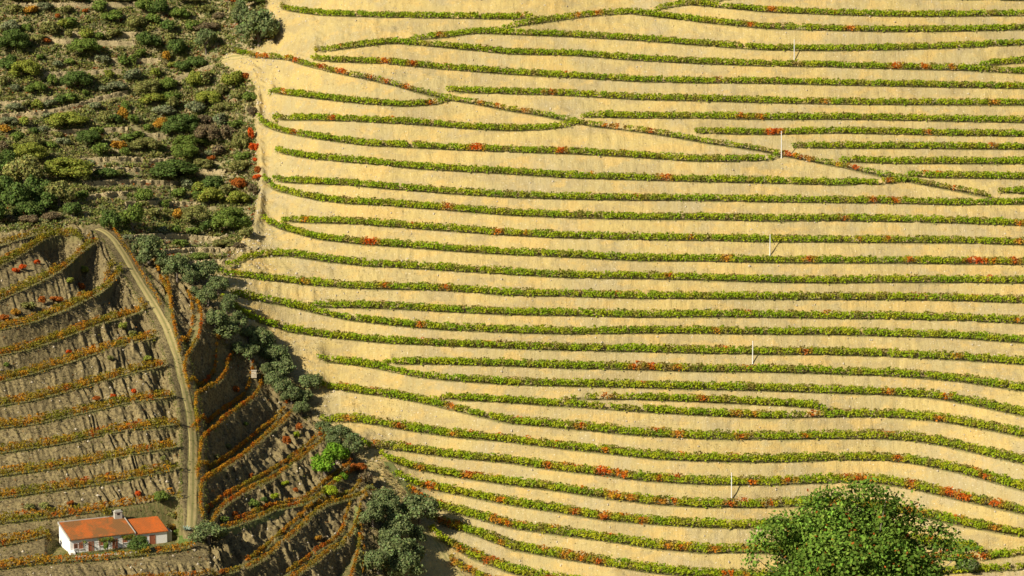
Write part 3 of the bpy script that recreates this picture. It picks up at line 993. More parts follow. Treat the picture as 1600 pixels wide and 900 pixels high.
# ------------------------------------------------------------------ tracks and paths, draped on the ground
def track_mat():
    m, t, out = new_mat('dirt_track')
    b = NB(t)
    a = b.n('ShaderNodeAttribute', attribute_name='across')
    P_ = b.pos()
    n1 = b.noise(P_, .5, 4); n2 = b.noise(P_, 3.0, 4)
    x = a.outputs['Fac']
    grass = b.mix(b.ramp(n2, [(.35, 0.0), (.65, 1.0)]), (.22, .205, .065), (.29, .24, .10))
    dirt = b.mix(b.ramp(n2, [(.35, 0.0), (.7, 1.0)]), (.48, .375, .165), (.39, .295, .12))
    rut = b.ramp(b.math('ABSOLUTE', b.math('SUBTRACT', b.math('ABSOLUTE', x), .45)), [(.14, 1.0), (.34, 0.0)])
    c = b.mix(b.math('MULTIPLY', rut, b.ramp(n1, [(.25, .35), (.6, 1.0)])), grass, dirt)
    b.bsdf(out, c, .95, n2, .5, .08, .05)
    return m


M['track'] = track_mat()
M['path'] = plain_mat('grassy_path', (.20, .19, .065), (.12, .15, .035), .35, .95, .4, obj=False)


def ribbon(name, pp_, width, mat, lift=.07, n=120, nx=9):
    q = hit_line(pp_, n)
    if len(q) < 4: return
    ker = np.array([1, 2, 3, 2, 1.]) / 9
    for k in (0, 1):
        e = np.concatenate([[q[0, k]] * 2, q[:, k], [q[-1, k]] * 2])
        q[:, k] = np.convolve(e, ker, 'valid')
    d = unit(np.gradient(q[:, :2], axis=0))
    s = np.stack([-d[:, 1], d[:, 0]], -1)
    vv, at_ = [], []
    for k in range(nx):
        t = -1 + 2 * k / (nx - 1)
        wv = width * .5 * (1 + .5 * (vnoise(np.arange(len(q)) / 3.0, np.full(len(q), k * 9.0), 8) - .5) * (abs(t) > .9))
        xy = q[:, :2] + s * (t * wv)[:, None]
        z = np.array([ground_z(a, b) for a, b in xy]) + lift * (1 if abs(t) < .99 else -1.5)
        vv.append(np.column_stack([xy, z])); at_.append(np.full(len(q), t))
    vv = np.stack(vv, 1); L_ = len(q)
    ii = np.arange(L_ * nx).reshape(L_, nx)
    f = np.stack([ii[:-1, :-1], ii[:-1, 1:], ii[1:, 1:], ii[1:, :-1]], -1).reshape(-1, 4)
    me = np_mesh(name, vv.reshape(-1, 3), f, mat, smooth=True)
    a = me.attributes.new('across', 'FLOAT', 'POINT')
    a.data.foreach_set('value', np.stack(at_, 1).astype(np.float32).ravel())
    o = link(bpy.data.objects.new(name, me))
    if me.polygons[0].normal.z < 0: me.flip_normals()
    tag(o, kind='structure')


ribbon('dirt_track', TRACK, 2.6, M['track'], .09, 160)
ribbon('grass_path', [(492, 776), (470, 788), (445, 796), (420, 806), (385, 820), (350, 829)], 1.7, M['path'])
ribbon('grass_path', [(606, 722), (616, 738), (628, 752), (640, 768), (652, 785)], 3.0, M['path'])
ribbon('grass_path', [(558, 790), (557, 815), (557, 840), (562, 865), (560, 898)], 1.5, M['path'])
ribbon('dirt_path', [(668, 832), (686, 852), (697, 872), (720, 899), (735, 915)], 2.4, M['track'])
ribbon('dirt_path', [(330, 103), (345, 94), (362, 88), (385, 87), (420, 88)], 2.2, M['track'])

# ------------------------------------------------------------------ dry stone walls on the scrub terraces
for wi, pp_ in enumerate(sorted(WALLS, key=lambda p: np.mean([q[1] for q in p]))):
    q = hit_line([(u, v + 3) for u, v in pp_], max(20, int((pp_[-1][0] - pp_[0][0]) / 3.0)))
    g = np.random.default_rng(70 + wi)
    b = MB()
    t = np.concatenate([[0], np.cumsum(np.linalg.norm(np.diff(q[:, :2], axis=0), axis=1))])
    for c_ in range(4):
        s = g.random() * .4
        while s < t[-1]:
            ln = .35 + .5 * g.random()
            m_ = s + ln / 2
            if c_ == 3 and g.random() < .25 or m_ > t[-1]:
                s += ln; continue
            x, y = np.interp(m_, t, q[:, 0]), np.interp(m_, t, q[:, 1])
            x2, y2 = np.interp(min(m_ + .3, t[-1]), t, q[:, 0]), np.interp(min(m_ + .3, t[-1]), t, q[:, 1])
            x1, y1 = np.interp(max(m_ - .3, 0), t, q[:, 0]), np.interp(max(m_ - .3, 0), t, q[:, 1])
            dx, dy = x2 - x1, y2 - y1
            r_ = math.hypot(dx, dy) + 1e-6; dx /= r_; dy /= r_
            z0_ = ground_z(x, y) - .35 + c_ * .36
            hl = ln * .48; hd = .3 + .1 * g.random(); hz = .33 + .08 * g.random()
            j = g.normal(0, .045, 16)
            P8 = []
            for iz, (a_, b_) in enumerate(((-1, -1), (1, -1), (1, 1), (-1, 1))):
                P8.append((x + dx * hl * a_ - dy * hd * b_ + j[iz], y + dy * hl * a_ + dx * hd * b_, z0_))
            for iz, (a_, b_) in enumerate(((-1, -1), (1, -1), (1, 1), (-1, 1))):
                P8.append((x + dx * hl * a_ * .95 - dy * hd * b_ * .9 + j[4 + iz], y + dy * hl * a_ * .95 + dx * hd * b_ * .9, z0_ + hz + j[8 + iz]))
            b.hexa(P8)
            s += ln
    o = b.build('dry_stone_wall', M['stone'])
    tag(o, f'low dry stone terrace wall on the scrub slope, {ordw(wi + 1)} wall from the top', 'stone wall', 'dry stone walls on the scrub slope')

# ------------------------------------------------------------------ loose stones, undergrowth and grass that nobody could count
def scatter_idx(mask, n, g):
    c = np.flatnonzero(mask.ravel())
    return g.choice(c, min(n, len(c)), replace=False)


g = np.random.default_rng(5)
Pf = P.reshape(-1, 3)
inn = (U > -30) & (U < 1630) & (V > -20) & (V < 915)
i1 = scatter_idx(z0 & inn & (BN < .05), 2600, g)
rubm = inn & (((np.abs(U - 395) < 42) & (V < 180)) | ((np.abs(U - 375) < 35) & (V > 270) & (V < 480)) | ((np.abs(U - 340) < 90) & (np.abs(V - 385) < 40)) | (wS > .3) & (wS < .8))
i2 = scatter_idx(rubm & (zs | z0), 1500, g)
i3 = scatter_idx((zl | zr) & inn & (BN < .05) & (track_mask < .1), 700, g)
ids = np.concatenate([i1, i2, i3])
C = Pf[ids]
n = len(ids)
sz = .10 + .28 * g.random(n) ** 2.5
sz[len(i1):len(i1) + len(i2)] *= 1.15
O = np.array([(1, 0, 0), (-1, 0, 0), (0, 1, 0), (0, -1, 0), (0, 0, 1), (0, 0, -1)], float)
Vv = C[:, None] + O[None] * sz[:, None, None] * (.6 + .8 * g.random((n, 6, 1))) + g.normal(0, .04, (n, 6, 3))
T8 = np.array([(0, 2, 4), (2, 1, 4), (1, 3, 4), (3, 0, 4), (2, 0, 5), (1, 2, 5), (3, 1, 5), (0, 3, 5)])
Ff = (np.arange(n) * 6)[:, None, None] + T8[None]
tag(link(bpy.data.objects.new('loose_stones', np_mesh('loose_stones', Vv.reshape(-1, 3), Ff.reshape(-1, 3), M['rock']))), 'pale loose stones strewn over the slopes', 'stones', kind='stuff')


def tufts(name, ids, size, cols, weights, label, per=4, up=.5, clump=.25, cat='grass', h=.25):
    g = np.random.default_rng(len(ids))
    C = np.repeat(Pf[ids], per, 0) + g.normal(0, clump, (len(ids) * per, 3)) * np.array([1, 1, .0])
    C[:, 2] += g.random(len(C)) * h
    Nn = unit(g.normal(size=C.shape) * .8 + np.array([0, -.35, up]))
    ci = np.repeat(g.choice(len(cols), len(ids), p=np.array(weights) / sum(weights)), per)
    cc = np.array(cols)[ci] * (.7 + .6 * g.random(len(ci)))[:, None]
    Vv, Ff = leaf_quads(C, Nn, np.repeat(size * (.6 + .8 * g.random(len(ids))), per), .7, g)
    tag(link(bpy.data.objects.new(name, np_mesh(name, Vv, Ff, M['vine'], cc))), label, cat, kind='stuff')


wallm = np.zeros(U.shape, bool)
for l in LW:
    wv_ = np.interp(U, l.u, l.v)
    wallm |= (U > l.u[0]) & (U < l.u[-1]) & (V > wv_ - 2) & (V < wv_ + 9)
zsn = zs & ~wallm
rust = vnoise(U / 45, V / 7, 61) * vnoise(U / 12, V / 6, 62)
tufts('undergrowth', scatter_idx(zsn & inn, 13500, g), .85, [(.17, .18, .05), (.23, .20, .08), (.13, .155, .04), (.30, .25, .12), (.18, .13, .065), (.15, .175, .07)], [3, 2.4, 2.6, 1.6, 1, 2.4], 'dry grass and low scrub covering the left slope', 4, .5, .35, 'undergrowth', .6)
tufts('low_scrub', scatter_idx(zsn & inn & (vnoise(U / 30, V / 14, 66) > .45), 2600, g), .62, [(.20, .215, .055), (.16, .19, .05), (.24, .225, .07), (.21, .22, .10), (.26, .21, .095)], [3, 3, 2, 2, 1.3], 'low olive green scrub between the bushes of the left slope', 13, .45, .55, 'scrub', 1.1)
tufts('bracken', scatter_idx(zs & inn & (rust > .40), 2100, g), .55, [(.26, .075, .022), (.20, .06, .02), (.30, .12, .03)], [3, 2, 1], 'rust red dead bracken along the scrub terraces', 4, .6, .3, 'bracken', .3)
tufts('bench_grass', scatter_idx((zl | zr) & inn & (BN > .5), 8000, g), .26, [(.13, .15, .035), (.19, .175, .06), (.095, .12, .03)], [3, 2, 2], 'short grass growing on the spur terraces', 3, .9, .2, 'grass', .12)
tufts('slope_weeds', scatter_idx(z0 & inn & (BN > .5), 7000, g), .3, [(.13, .155, .03), (.17, .15, .05), (.2, .13, .05)], [3, 2, 1.4], 'weeds growing between the vine rows of the pale slope', 3, .9, .25, 'weeds', .12)
tufts('dry_grass', scatter_idx(z0 & inn & (BN < .05) & (vnoise(U / 26, V / 10, 71) > .38), 11000, g), .2, [(.34, .26, .12), (.27, .22, .11), (.46, .35, .16), (.22, .2, .08)], [3, 2, 2, 1], 'short dry grass tufts on the pale banks', 3, .5, .18, 'grass', .1)
tufts('track_verge', scatter_idx(inn & (track_mask > .02) & (track_mask < .75), 1500, g), .3, [(.15, .17, .04), (.25, .21, .08), (.12, .14, .035)], [3, 2, 2], 'grass fringing both edges of the dirt track', 3, .8, .2, 'grass', .15)
tufts('bank_weeds', scatter_idx((zl | zr) & inn & (BN < .1) & (track_mask < .1), 2600, g), .34, [(.13, .125, .03), (.22, .10, .03), (.17, .14, .06), (.11, .09, .05)], [2, 1, 2, 2], 'sparse weeds on the stony banks of the spur', 3, .6, .25, 'weeds', .2)
tufts('gully_grass', scatter_idx(inn & (np.abs(U - np.interp(V, [p[1] for p in GULLY], [p[0] for p in GULLY])) < 30) & (V > 380) & ~zl, 2200, g), .42, [(.12, .125, .04), (.2, .165, .075), (.15, .10, .05)], [2, 3, 1.2], 'rough grass along the gully at the foot of the spur', 3, .6, .3, 'grass', .25)
# ------------------------------------------------------------------ bushes and trees
def crown_mesh(name, seed, lobes, leaves, leaf, squash=1.0, shell=.32, core=.72):
    """unit crown: about 1 wide, standing on z = 0, about 1 high"""
    g = np.random.default_rng(seed)
    cs, rs = [], []
    for k in range(lobes):
        d = unit(g.normal(size=3)); d[2] = abs(d[2]) * 1.1 - .25
        r = shell * (.6 + .5 * g.random())
        cs.append(np.array([0, 0, .48]) + d * np.array([.5 - r * .75, .5 - r * .75, (.5 - r * .7) * squash]) * (.75 + .3 * g.random()))
        rs.append(r)
    cs = np.array(cs); rs = np.array(rs)
    pick = g.choice(lobes, leaves, p=rs ** 2 / (rs ** 2).sum())
    d = unit(g.normal(size=(leaves, 3)) + np.array([0, 0, .25]))
    C = cs[pick] + d * (rs[pick] * (.82 + .3 * g.random(leaves) ** 1.5))[:, None]
    C[:, 2] = np.maximum(C[:, 2], .02)
    N = unit(d + g.normal(size=d.shape) * .55)
    lob = (.78 + .44 * g.random(lobes))[pick]
    hue = 1 + g.normal(0, .08, (leaves, 3))
    cc = (lob * (.72 + .56 * g.random(leaves)))[:, None] * hue
    Vq, Fq = leaf_quads(C, N, leaf * (.6 + .8 * g.random(leaves)), .8, g)
    # solid heart of each lobe so the crown is dense inside
    th = np.linspace(0, 2 * math.pi, 7)[:-1]; ph = (-.9, 0.0, .9)
    V2, F2 = [], []
    for c, r in zip(cs, rs * core):
        o = len(Vq) + len(V2)
        for p in ph:
            for t in th:
                V2.append(c + r * np.array([math.cos(t) * math.cos(p), math.sin(t) * math.cos(p), math.sin(p)]) * (.85 + .3 * g.random()))
        for a in range(2):
            for t in range(6):
                F2.append((o + a * 6 + t, o + a * 6 + (t + 1) % 6, o + a * 6 + 6 + (t + 1) % 6, o + a * 6 + 6 + t))
        F2.append((o + 12, o + 13, o + 14, o + 15)); F2.append((o + 12, o + 15, o + 16, o + 17))
    Vv = np.concatenate([Vq, np.array(V2)]); Ff = np.concatenate([Fq, np.array(F2)])
    cc = np.concatenate([cc, np.full((len(F2), 3), .8)])
    return np_mesh(name, Vv, Ff, M['fol_green'], cc)


SMALL = [crown_mesh('bush_foliage', 10 + i, 8, 520, .115, 1, .27) for i in range(6)]
BIG = [crown_mesh('crown_foliage', 30 + i, 17, 1700, .07, 1, .22) for i in range(5)]
HUGE = [crown_mesh('thicket_foliage', 90 + i, 28, 4200, .042, 1, .17) for i in range(4)]
OLV = [crown_mesh('olive_foliage', 50 + i, 20, 2000, .06, 1, .2, .6) for i in range(5)]


def trunk_mesh(seed):
    g = random.Random(seed)
    b = MB()
    p = [(0, 0, -.12), (g.uniform(-.03, .03), 0, .12), (g.uniform(-.06, .06), g.uniform(-.04, .04), .32)]
    b.tube(p, [.06, .042, .034], 6)
    for k in range(5):
        a = k * 1.26 + g.random()
        r = .2 + .12 * g.random()
        b.tube([p[2], (p[2][0] + math.cos(a) * r * .5, p[2][1] + math.sin(a) * r * .5, .46), (math.cos(a) * r, math.sin(a) * r, .66)], [.028, .018, .008], 5)
    me = bpy.data.meshes.new('trunk')
    me.from_pydata(b.v, [], b.f); me.update(); me.materials.append(M['bark'])
    return me


TRUNK = [trunk_mesh(i) for i in range(3)]
used_n = [0]


def obj_mat(o, mat):
    o.material_slots[0].link = 'OBJECT'
    o.material_slots[0].material = mat


def place(u, v, w_, h_, tree=False, colr='green', name='bush', label='', cat='bush', group=None, silver=False):
    """plant a bush or tree whose outline is centred on photo pixel u, v and w_ by h_ pixels large"""
    k = used_n[0]; used_n[0] += 1
    g = random.Random(500 + k)
    b = hit(u, v + h_ * (.5 if not tree else .52))
    if b is None:
        return
    d = b.y
    f_ = (1.38 if silver else 1.3) if tree else (1.3 if name == 'bush' else 1.12)
    ww = w_ * d / F * f_; hh = h_ * d / F * f_
    rz = g.uniform(0, 6.28)
    b = (b.x, b.y + ww * .12, ground_z(b.x, b.y + ww * .12) - hh * .03)
    if not tree:
        pool = HUGE if w_ > 36 else (BIG if w_ > 22 else SMALL)
        o = link(bpy.data.objects.new(name, pool[k % len(pool)]))
        o.location = b; o.rotation_euler = (0, 0, rz); o.scale = (ww, ww * g.uniform(.85, 1.1), hh)
        obj_mat(o, M['fol_' + colr])
        return tag(o, label, cat, group)
    root = empty(name, b, rz, (ww, ww * g.uniform(.85, 1.05), hh))
    tag(root, label, cat, group)
    link(bpy.data.objects.new('trunk', TRUNK[k % 3]), root)
    c = link(bpy.data.objects.new('crown', (OLV if silver else BIG)[k % 5]), root)
    c.location = (0, 0, .10 if (u, v) == (322, 72) else -.05); c.scale = (1, 1, .92 if (u, v) == (322, 72) else 1.05)
    obj_mat(c, M['fol_' + colr])
    return root


D_, G_, O_, Y_, L_, A_, U_, E_, B_ = 'dark', 'green', 'olive', 'grey', 'lime', 'gold', 'rust', 'red', 'brown'
SCRUB = [
    (21, 73, 42, 34, D_), (131, 83, 44, 26, G_), (156, 15, 22, 18, G_), (176, 30, 28, 16, G_), (48, 20, 20, 14, A_), (88, 28, 10, 8, U_), (100, 42, 20, 16, L_), (112, 43, 22, 18, G_), (133, 18, 8, 6, U_), (16, 46, 24, 20, Y_),
    (40, 46, 14, 12, G_), (75, 50, 22, 20, O_), (107, 57, 14, 15, O_), (134, 57, 20, 15, L_), (155, 60, 16, 13, G_), (180, 58, 22, 15, O_), (60, 63, 22, 12, O_), (72, 65, 12, 8, U_), (14, 103, 24, 24, D_), (62, 91, 10, 9, G_),
    (108, 101, 15, 10, G_), (160, 97, 22, 13, Y_), (193, 100, 18, 17, G_), (86, 103, 18, 10, Y_), (40, 118, 42, 30, L_), (25, 18, 20, 14, O_), (70, 14, 24, 12, Y_), (105, 18, 18, 12, O_), (30, 3, 30, 9, G_), (75, 2, 28, 7, O_), (120, 2, 30, 8, G_), (190, 2, 40, 8, O_),
    (225, 12, 26, 19, G_), (247, 18, 26, 26, D_), (212, 40, 28, 19, O_), (238, 33, 20, 14, G_), (280, 25, 26, 16, G_), (320, 21, 22, 13, O_), (342, 28, 16, 10, B_), (300, 44, 20, 16, G_), (264, 46, 22, 17, D_), (326, 48, 30, 14, B_), (230, 70, 32, 26, D_),
    (270, 66, 20, 18, O_), (222, 88, 17, 14, G_), (276, 83, 28, 25, D_), (257, 92, 14, 15, A_), (268, 103, 12, 8, L_), (285, 108, 26, 15, D_), (305, 101, 24, 15, D_), (400, 5, 40, 14, G_), (365, 4, 22, 9, U_), (300, 5, 40, 12, O_), (240, 117, 17, 13, L_), (208, 123, 22, 20, Y_), (210, 95, 16, 12, G_),
    (82, 128, 12, 18, G_), (119, 132, 38, 28, D_), (139, 122, 8, 10, L_), (57, 143, 27, 18, G_), (94, 159, 16, 15, D_), (110, 157, 20, 15, G_), (133, 148, 10, 10, G_), (80, 165, 18, 12, Y_), (58, 166, 18, 14, L_), (42, 165, 15, 12, O_), (22, 171, 24, 11, Y_), (168, 120, 17, 14, L_),
    (182, 140, 32, 14, Y_), (160, 141, 16, 10, Y_), (106, 196, 54, 24, L_), (38, 193, 17, 14, L_), (50, 207, 14, 11, D_), (66, 204, 16, 9, Y_), (165, 186, 24, 18, O_), (178, 190, 18, 16, D_), (192, 181, 16, 18, A_), (8, 206, 20, 14, A_), (150, 169, 20, 10, Y_), (76, 184, 20, 10, Y_),
    (14, 191, 24, 12, Y_), (196, 168, 12, 14, G_), (5, 130, 14, 16, O_), (22, 140, 16, 10, Y_), (262, 135, 28, 18, G_), (230, 146, 38, 26, O_), (265, 153, 22, 14, G_), (306, 132, 26, 26, L_), (322, 126, 22, 18, O_), (362, 131, 34, 27, L_), (381, 122, 14, 10, U_), (345, 148, 20, 18, O_),
    (328, 160, 38, 22, L_), (240, 161, 32, 18, L_), (270, 167, 22, 18, O_), (390, 156, 18, 14, G_), (372, 152, 20, 14, O_), (255, 178, 34, 16, Y_), (255, 196, 26, 17, A_), (232, 201, 16, 10, G_), (208, 190, 16, 14, G_), (284, 205, 54, 38, D_), (305, 175, 28, 18, Y_), (320, 192, 20, 16, B_),
    (345, 192, 20, 18, Y_), (325, 216, 38, 28, B_), (295, 227, 48, 20, G_), (370, 198, 20, 14, G_), (376, 226, 24, 26, O_), (392, 214, 9, 20, E_), (398, 233, 16, 13, E_), (225, 230, 40, 18, O_), (215, 214, 18, 12, G_), (355, 215, 20, 26, B_), (392, 180, 18, 16, B_), (350, 172, 24, 14, O_),
    (27, 215, 16, 14, G_), (48, 225, 30, 22, O_), (46, 244, 46, 28, L_), (25, 234, 16, 14, L_), (79, 229, 20, 10, G_), (98, 225, 20, 13, Y_), (135, 221, 38, 23, D_), (158, 236, 22, 18, G_), (186, 231, 22, 14, A_), (194, 240, 14, 14, G_), (107, 270, 70, 32, L_), (165, 274, 34, 18, D_),
    (190, 273, 20, 12, O_), (141, 258, 14, 12, Y_), (128, 307, 17, 15, G_), (135, 295, 14, 9, O_), (150, 208, 20, 12, G_), (88, 213, 20, 10, O_), (268, 272, 74, 28, D_), (285, 245, 42, 26, G_), (328, 242, 16, 9, Y_), (330, 251, 14, 9, U_), (318, 262, 30, 16, O_), (374, 266, 30, 20, O_), (378, 248, 22, 14, G_),
    (290, 290, 20, 18, Y_), (312, 296, 22, 16, L_), (332, 291, 30, 22, D_), (280, 306, 22, 16, G_), (308, 309, 22, 14, G_), (330, 312, 34, 26, L_), (372, 316, 30, 22, L_), (354, 300, 22, 18, O_), (372, 290, 22, 16, U_), (225, 308, 26, 18, G_), (246, 314, 12, 8, Y_), (397, 252, 8, 7, E_), (402, 268, 10, 12, U_), (402, 279, 15, 7, E_),
    (240, 334, 22, 14, O_), (278, 338, 14, 17, A_), (305, 341, 40, 30, O_), (322, 356, 20, 18, D_), (300, 363, 20, 12, G_), (256, 362, 16, 11, Y_), (271, 361, 18, 12, G_), (360, 352, 50, 38, G_), (385, 366, 20, 16, O_), (282, 382, 22, 12, G_), (350, 384, 36, 12, O_), (372, 386, 20, 9, B_), (222, 322, 18, 12, O_), (190, 345, 20, 18, G_), (310, 402, 26, 9, G_), (200, 374, 16, 11, Y_),
    (110, 320, 18, 12, B_), (4, 232, 18, 16, B_), (10, 345, 26, 12, B_), (45, 345, 30, 12, B_), (80, 340, 26, 12, B_), (395, 300, 14, 20, B_), (200, 218, 20, 12, G_), (345, 240, 22, 18, B_), (260, 320, 18, 10, G_),
]
PH = dict(dark='dark green', green='mid green', olive='olive green', grey='grey-green', lime='yellow-green', gold='golden orange', rust='rust orange', red='bright red', brown='brown')
strips = {}
for (u, v, a, b, c) in SCRUB:
    strips.setdefault((int(v // 45), c), []).append((u, v, a, b))
nstr = max(k[0] for k in strips) + 1
for (st, c), lst in sorted(strips.items()):
    for i, (u, v, a, b) in enumerate(sorted(lst)):
        pos = f'{ordw(i + 1)} from the left' if len(lst) > 1 else 'the only one'
        size = 'large ' if a > 33 else ('small ' if a < 13 else '')
        place(u, v, a, b, False, c, 'bush', f'{size}{PH[c]} bush, {pos} in the {ordw(st + 1)} strip of scrub', 'bush', 'bushes on the scrub slope')

TREES = [  # broad evergreen trees in the hollow above the spur
    (38, 272, 52, 44, O_), (8, 262, 36, 40, D_), (4, 300, 40, 46, D_), (26, 312, 40, 40, D_), (58, 300, 40, 40, D_), (92, 308, 40, 38, O_), (70, 318, 34, 26, D_), (172, 346, 28, 28, D_), (207, 340, 32, 38, G_), (-14, 330, 40, 40, D_), (42, 330, 34, 22, D_), (112, 330, 26, 20, D_),
]
for i, (u, v, a, b, c) in enumerate(sorted(TREES)):
    place(u, v, a, b, True, c, 'evergreen_tree', f'{PH[c]} evergreen tree in the hollow above the spur, {ordw(i + 1)} from the left', 'tree', 'evergreen trees above the spur')
OLIVES = [
    (322, 72, 27, 32), (376, 27, 24, 34), (404, 57, 50, 46), (232, 394, 44, 38), (224, 408, 20, 18), (255, 412, 22, 22), (276, 424, 34, 36), (320, 428, 34, 32), (341, 450, 30, 26), (324, 467, 28, 26), (303, 458, 13, 12),
    (338, 504, 30, 30), (371, 508, 24, 26), (353, 528, 38, 24), (402, 530, 30, 22), (372, 549, 22, 17), (408, 541, 34, 34), (392, 562, 28, 22), (434, 566, 32, 32), (438, 584, 38, 26), (416, 587, 18, 16), (441, 606, 38, 26), (456, 626, 30, 24),
    (486, 604, 32, 27), (530, 684, 36, 30), (552, 701, 28, 30), (520, 697, 22, 20), (600, 782, 36, 26), (588, 796, 24, 22), (582, 814, 32, 34), (612, 800, 32, 28), (656, 806, 52, 46), (622, 828, 40, 36), (608, 846, 34, 30), (617, 872, 52, 44), (590, 884, 36, 36), (634, 896, 44, 40), (652, 842, 24, 30),
    (326, 838, 46, 29), (300, 442, 24, 22), (354, 484, 26, 24), (388, 528, 24, 24), (420, 558, 26, 24), (428, 602, 26, 22), (474, 624, 26, 22), (470, 645, 22, 18), (360, 470, 20, 16), (505, 668, 22, 18), (640, 868, 36, 36),
]
for i, (u, v, a, b) in enumerate(sorted(OLIVES, key=lambda t: t[1])):
    sz = 'small ' if a < 24 else ('large ' if a > 42 else '')
    wh = 'at the track end' if (u, v) == (326, 838) else ('beside the scrub' if v < 80 else 'in the gully line')
    place(u, v, a, b, True, 'silver', 'olive_tree', f'{sz}grey-green olive tree {wh}, {ordw(i + 1)} olive from the top', 'olive tree', 'olive trees along the gully', silver=True)
for (u, v, a, b, c, t, lab) in (
        (526, 709, 32, 32, 'bright', True, 'bright green leafy tree just below the olives, upper of the bright pair'), (508, 728, 36, 34, 'bright', True, 'bright green leafy tree, lower and wider of the bright pair'),
        (536, 745, 16, 13, 'bright', False, 'small bright green bush right below the bright trees'), (526, 753, 15, 13, 'fresh', False, 'small lime green bush below the bright trees'),
        (515, 769, 23, 17, 'fresh', False, 'yellow-green bush at the head of the grassy path'), (560, 733, 26, 18, 'rust', False, 'rusty brown bush right of the bright green trees'),
        (572, 748, 22, 18, 'brown', False, 'brown bush at the end of the rusty terrace row'), (578, 764, 16, 10, 'olive', False, 'olive brown bush by the grass path below the rusty bushes'),
        (396, 790, 18, 14, 'green', False, 'green bush on the bank above the grassy spur path'), (350, 817, 18, 12, 'green', False, 'green bush just right of the olive by the house'), (430, 776, 15, 12, 'fresh', False, 'lime bush on the bank left of the yellow-green bush'),
        (446, 757, 12, 10, 'fresh', False, 'small lime bush among the lower spur rows'), (412, 784, 14, 9, 'dark', False, 'dark bush beside the grassy spur path'), (384, 664, 10, 9, 'green', False, 'small green bush on the dark bank right of the track'),
        (131, 424, 14, 14, 'lime', False, 'yellow-green bush in the shaded bank at the top of the spur'), (111, 440, 14, 11, 'lime', False, 'yellow-green shrub on the streaked bank near the spur top'), (127, 447, 12, 13, 'rust', False, 'rust orange shrub on the streaked bank near the spur top'),
        (88, 469, 20, 10, 'rust', False, 'wide rust orange shrub on the upper left bank'), (35, 418, 12, 10, 'red', False, 'red shrub on the upper left bank, right of its pair'), (24, 424, 14, 9, 'red', False, 'red shrub on the upper left bank, left of its pair'),
        (58, 410, 10, 8, 'red', False, 'small red shrub highest on the upper left bank'), (64, 470, 14, 14, 'rust', False, 'rust shrub on the second left bank'), (45, 480, 22, 14, 'olive', False, 'olive shrub between rusty shrubs on the left bank'),
        (24, 490, 14, 12, 'gold', False, 'golden shrub on the left bank near the photo edge'), (6, 498, 16, 11, 'rust', False, 'rust shrub at the left photo edge'), (151, 625, 14, 11, 'rust', False, 'rust shrub, left of three in a line on the bank'),
        (176, 620, 10, 8, 'red', False, 'red shrub, middle of three in a line on the bank'), (207, 614, 12, 9, 'red', False, 'red shrub, right of three in a line on the bank'), (192, 512, 14, 12, 'lime', False, 'yellow-green shrub on the rocky bank left of the track'),
        (207, 523, 12, 10, 'olive', False, 'olive shrub left of the track middle'), (230, 562, 14, 11, 'lime', False, 'yellow-green shrub beside the track bend'), (172, 562, 12, 10, 'olive', False, 'olive shrub on the bank left of the bend'),
        (107, 552, 10, 8, 'red', False, 'small red shrub on the fifth left bank'), (9, 574, 12, 10, 'green', False, 'green shrub at the left edge of the spur'), (448, 691, 14, 17, 'rust', False, 'upright orange shrub on the bank above the lower rows'),
        (463, 680, 10, 13, 'fresh', False, 'lime shrub beside the upright orange shrub'), (468, 668, 12, 13, 'rust', False, 'rust shrub above the lime shrub'), (369, 610, 12, 15, 'rust', False, 'orange shrub on the bank below the second hedge'),
        (393, 745, 10, 9, 'rust', False, 'orange shrub on the bank above the lowest loops'), (337, 715, 14, 9, 'olive', False, 'olive shrub on the shaded bank right of the track'), (356, 698, 12, 8, 'olive', False, 'olive shrub on the bank between the middle hedges'),
        (367, 805, 12, 9, 'rust', False, 'orange shrub above the grassy spur path'), (462, 766, 9, 8, 'rust', False, 'small orange shrub left of the yellow-green bush'), (497, 842, 12, 12, 'gold', False, 'golden shrub on the lowest spur bank'), (508, 842, 8, 8, 'brown', False, 'brown shrub beside the golden shrub'),
        (70, 792, 22, 13, 'olive', False, 'olive bush on the bank above the house, right of its pair'), (45, 794, 18, 11, 'olive', False, 'olive bush on the bank above the house, left of its pair'), (110, 787, 12, 8, 'rust', False, 'rust shrub on the bank above the house'),
        (216, 772, 10, 9, 'red', False, 'red shrub on the bank above the small roof'), (255, 718, 10, 10, 'olive', False, 'olive shrub near the track on the house side'),
        (1512, 888, 34, 24, 'silver', False, 'grey-green bush on the slope right of the big foreground tree'),
        (217, 851, 33, 27, 'dark', False, 'round dark green bush in front of the house'), (277, 833, 12, 14, 'green', False, 'green bush beside the right end of the house'), (268, 822, 14, 12, 'olive', False, 'olive bush behind the right end of the house'),
        (252, 800, 26, 18, 'green', False, 'green bush behind the small roof'), (166, 855, 9, 17, 'green', False, 'green climbing plant against the white house front'), (195, 840, 8, 8, 'green', False, 'small climber on the house corner by the pergola')):
    place(u, v, a, b, t, c, 'leafy_tree' if t else 'shrub', lab, 'tree' if t else 'shrub', None)

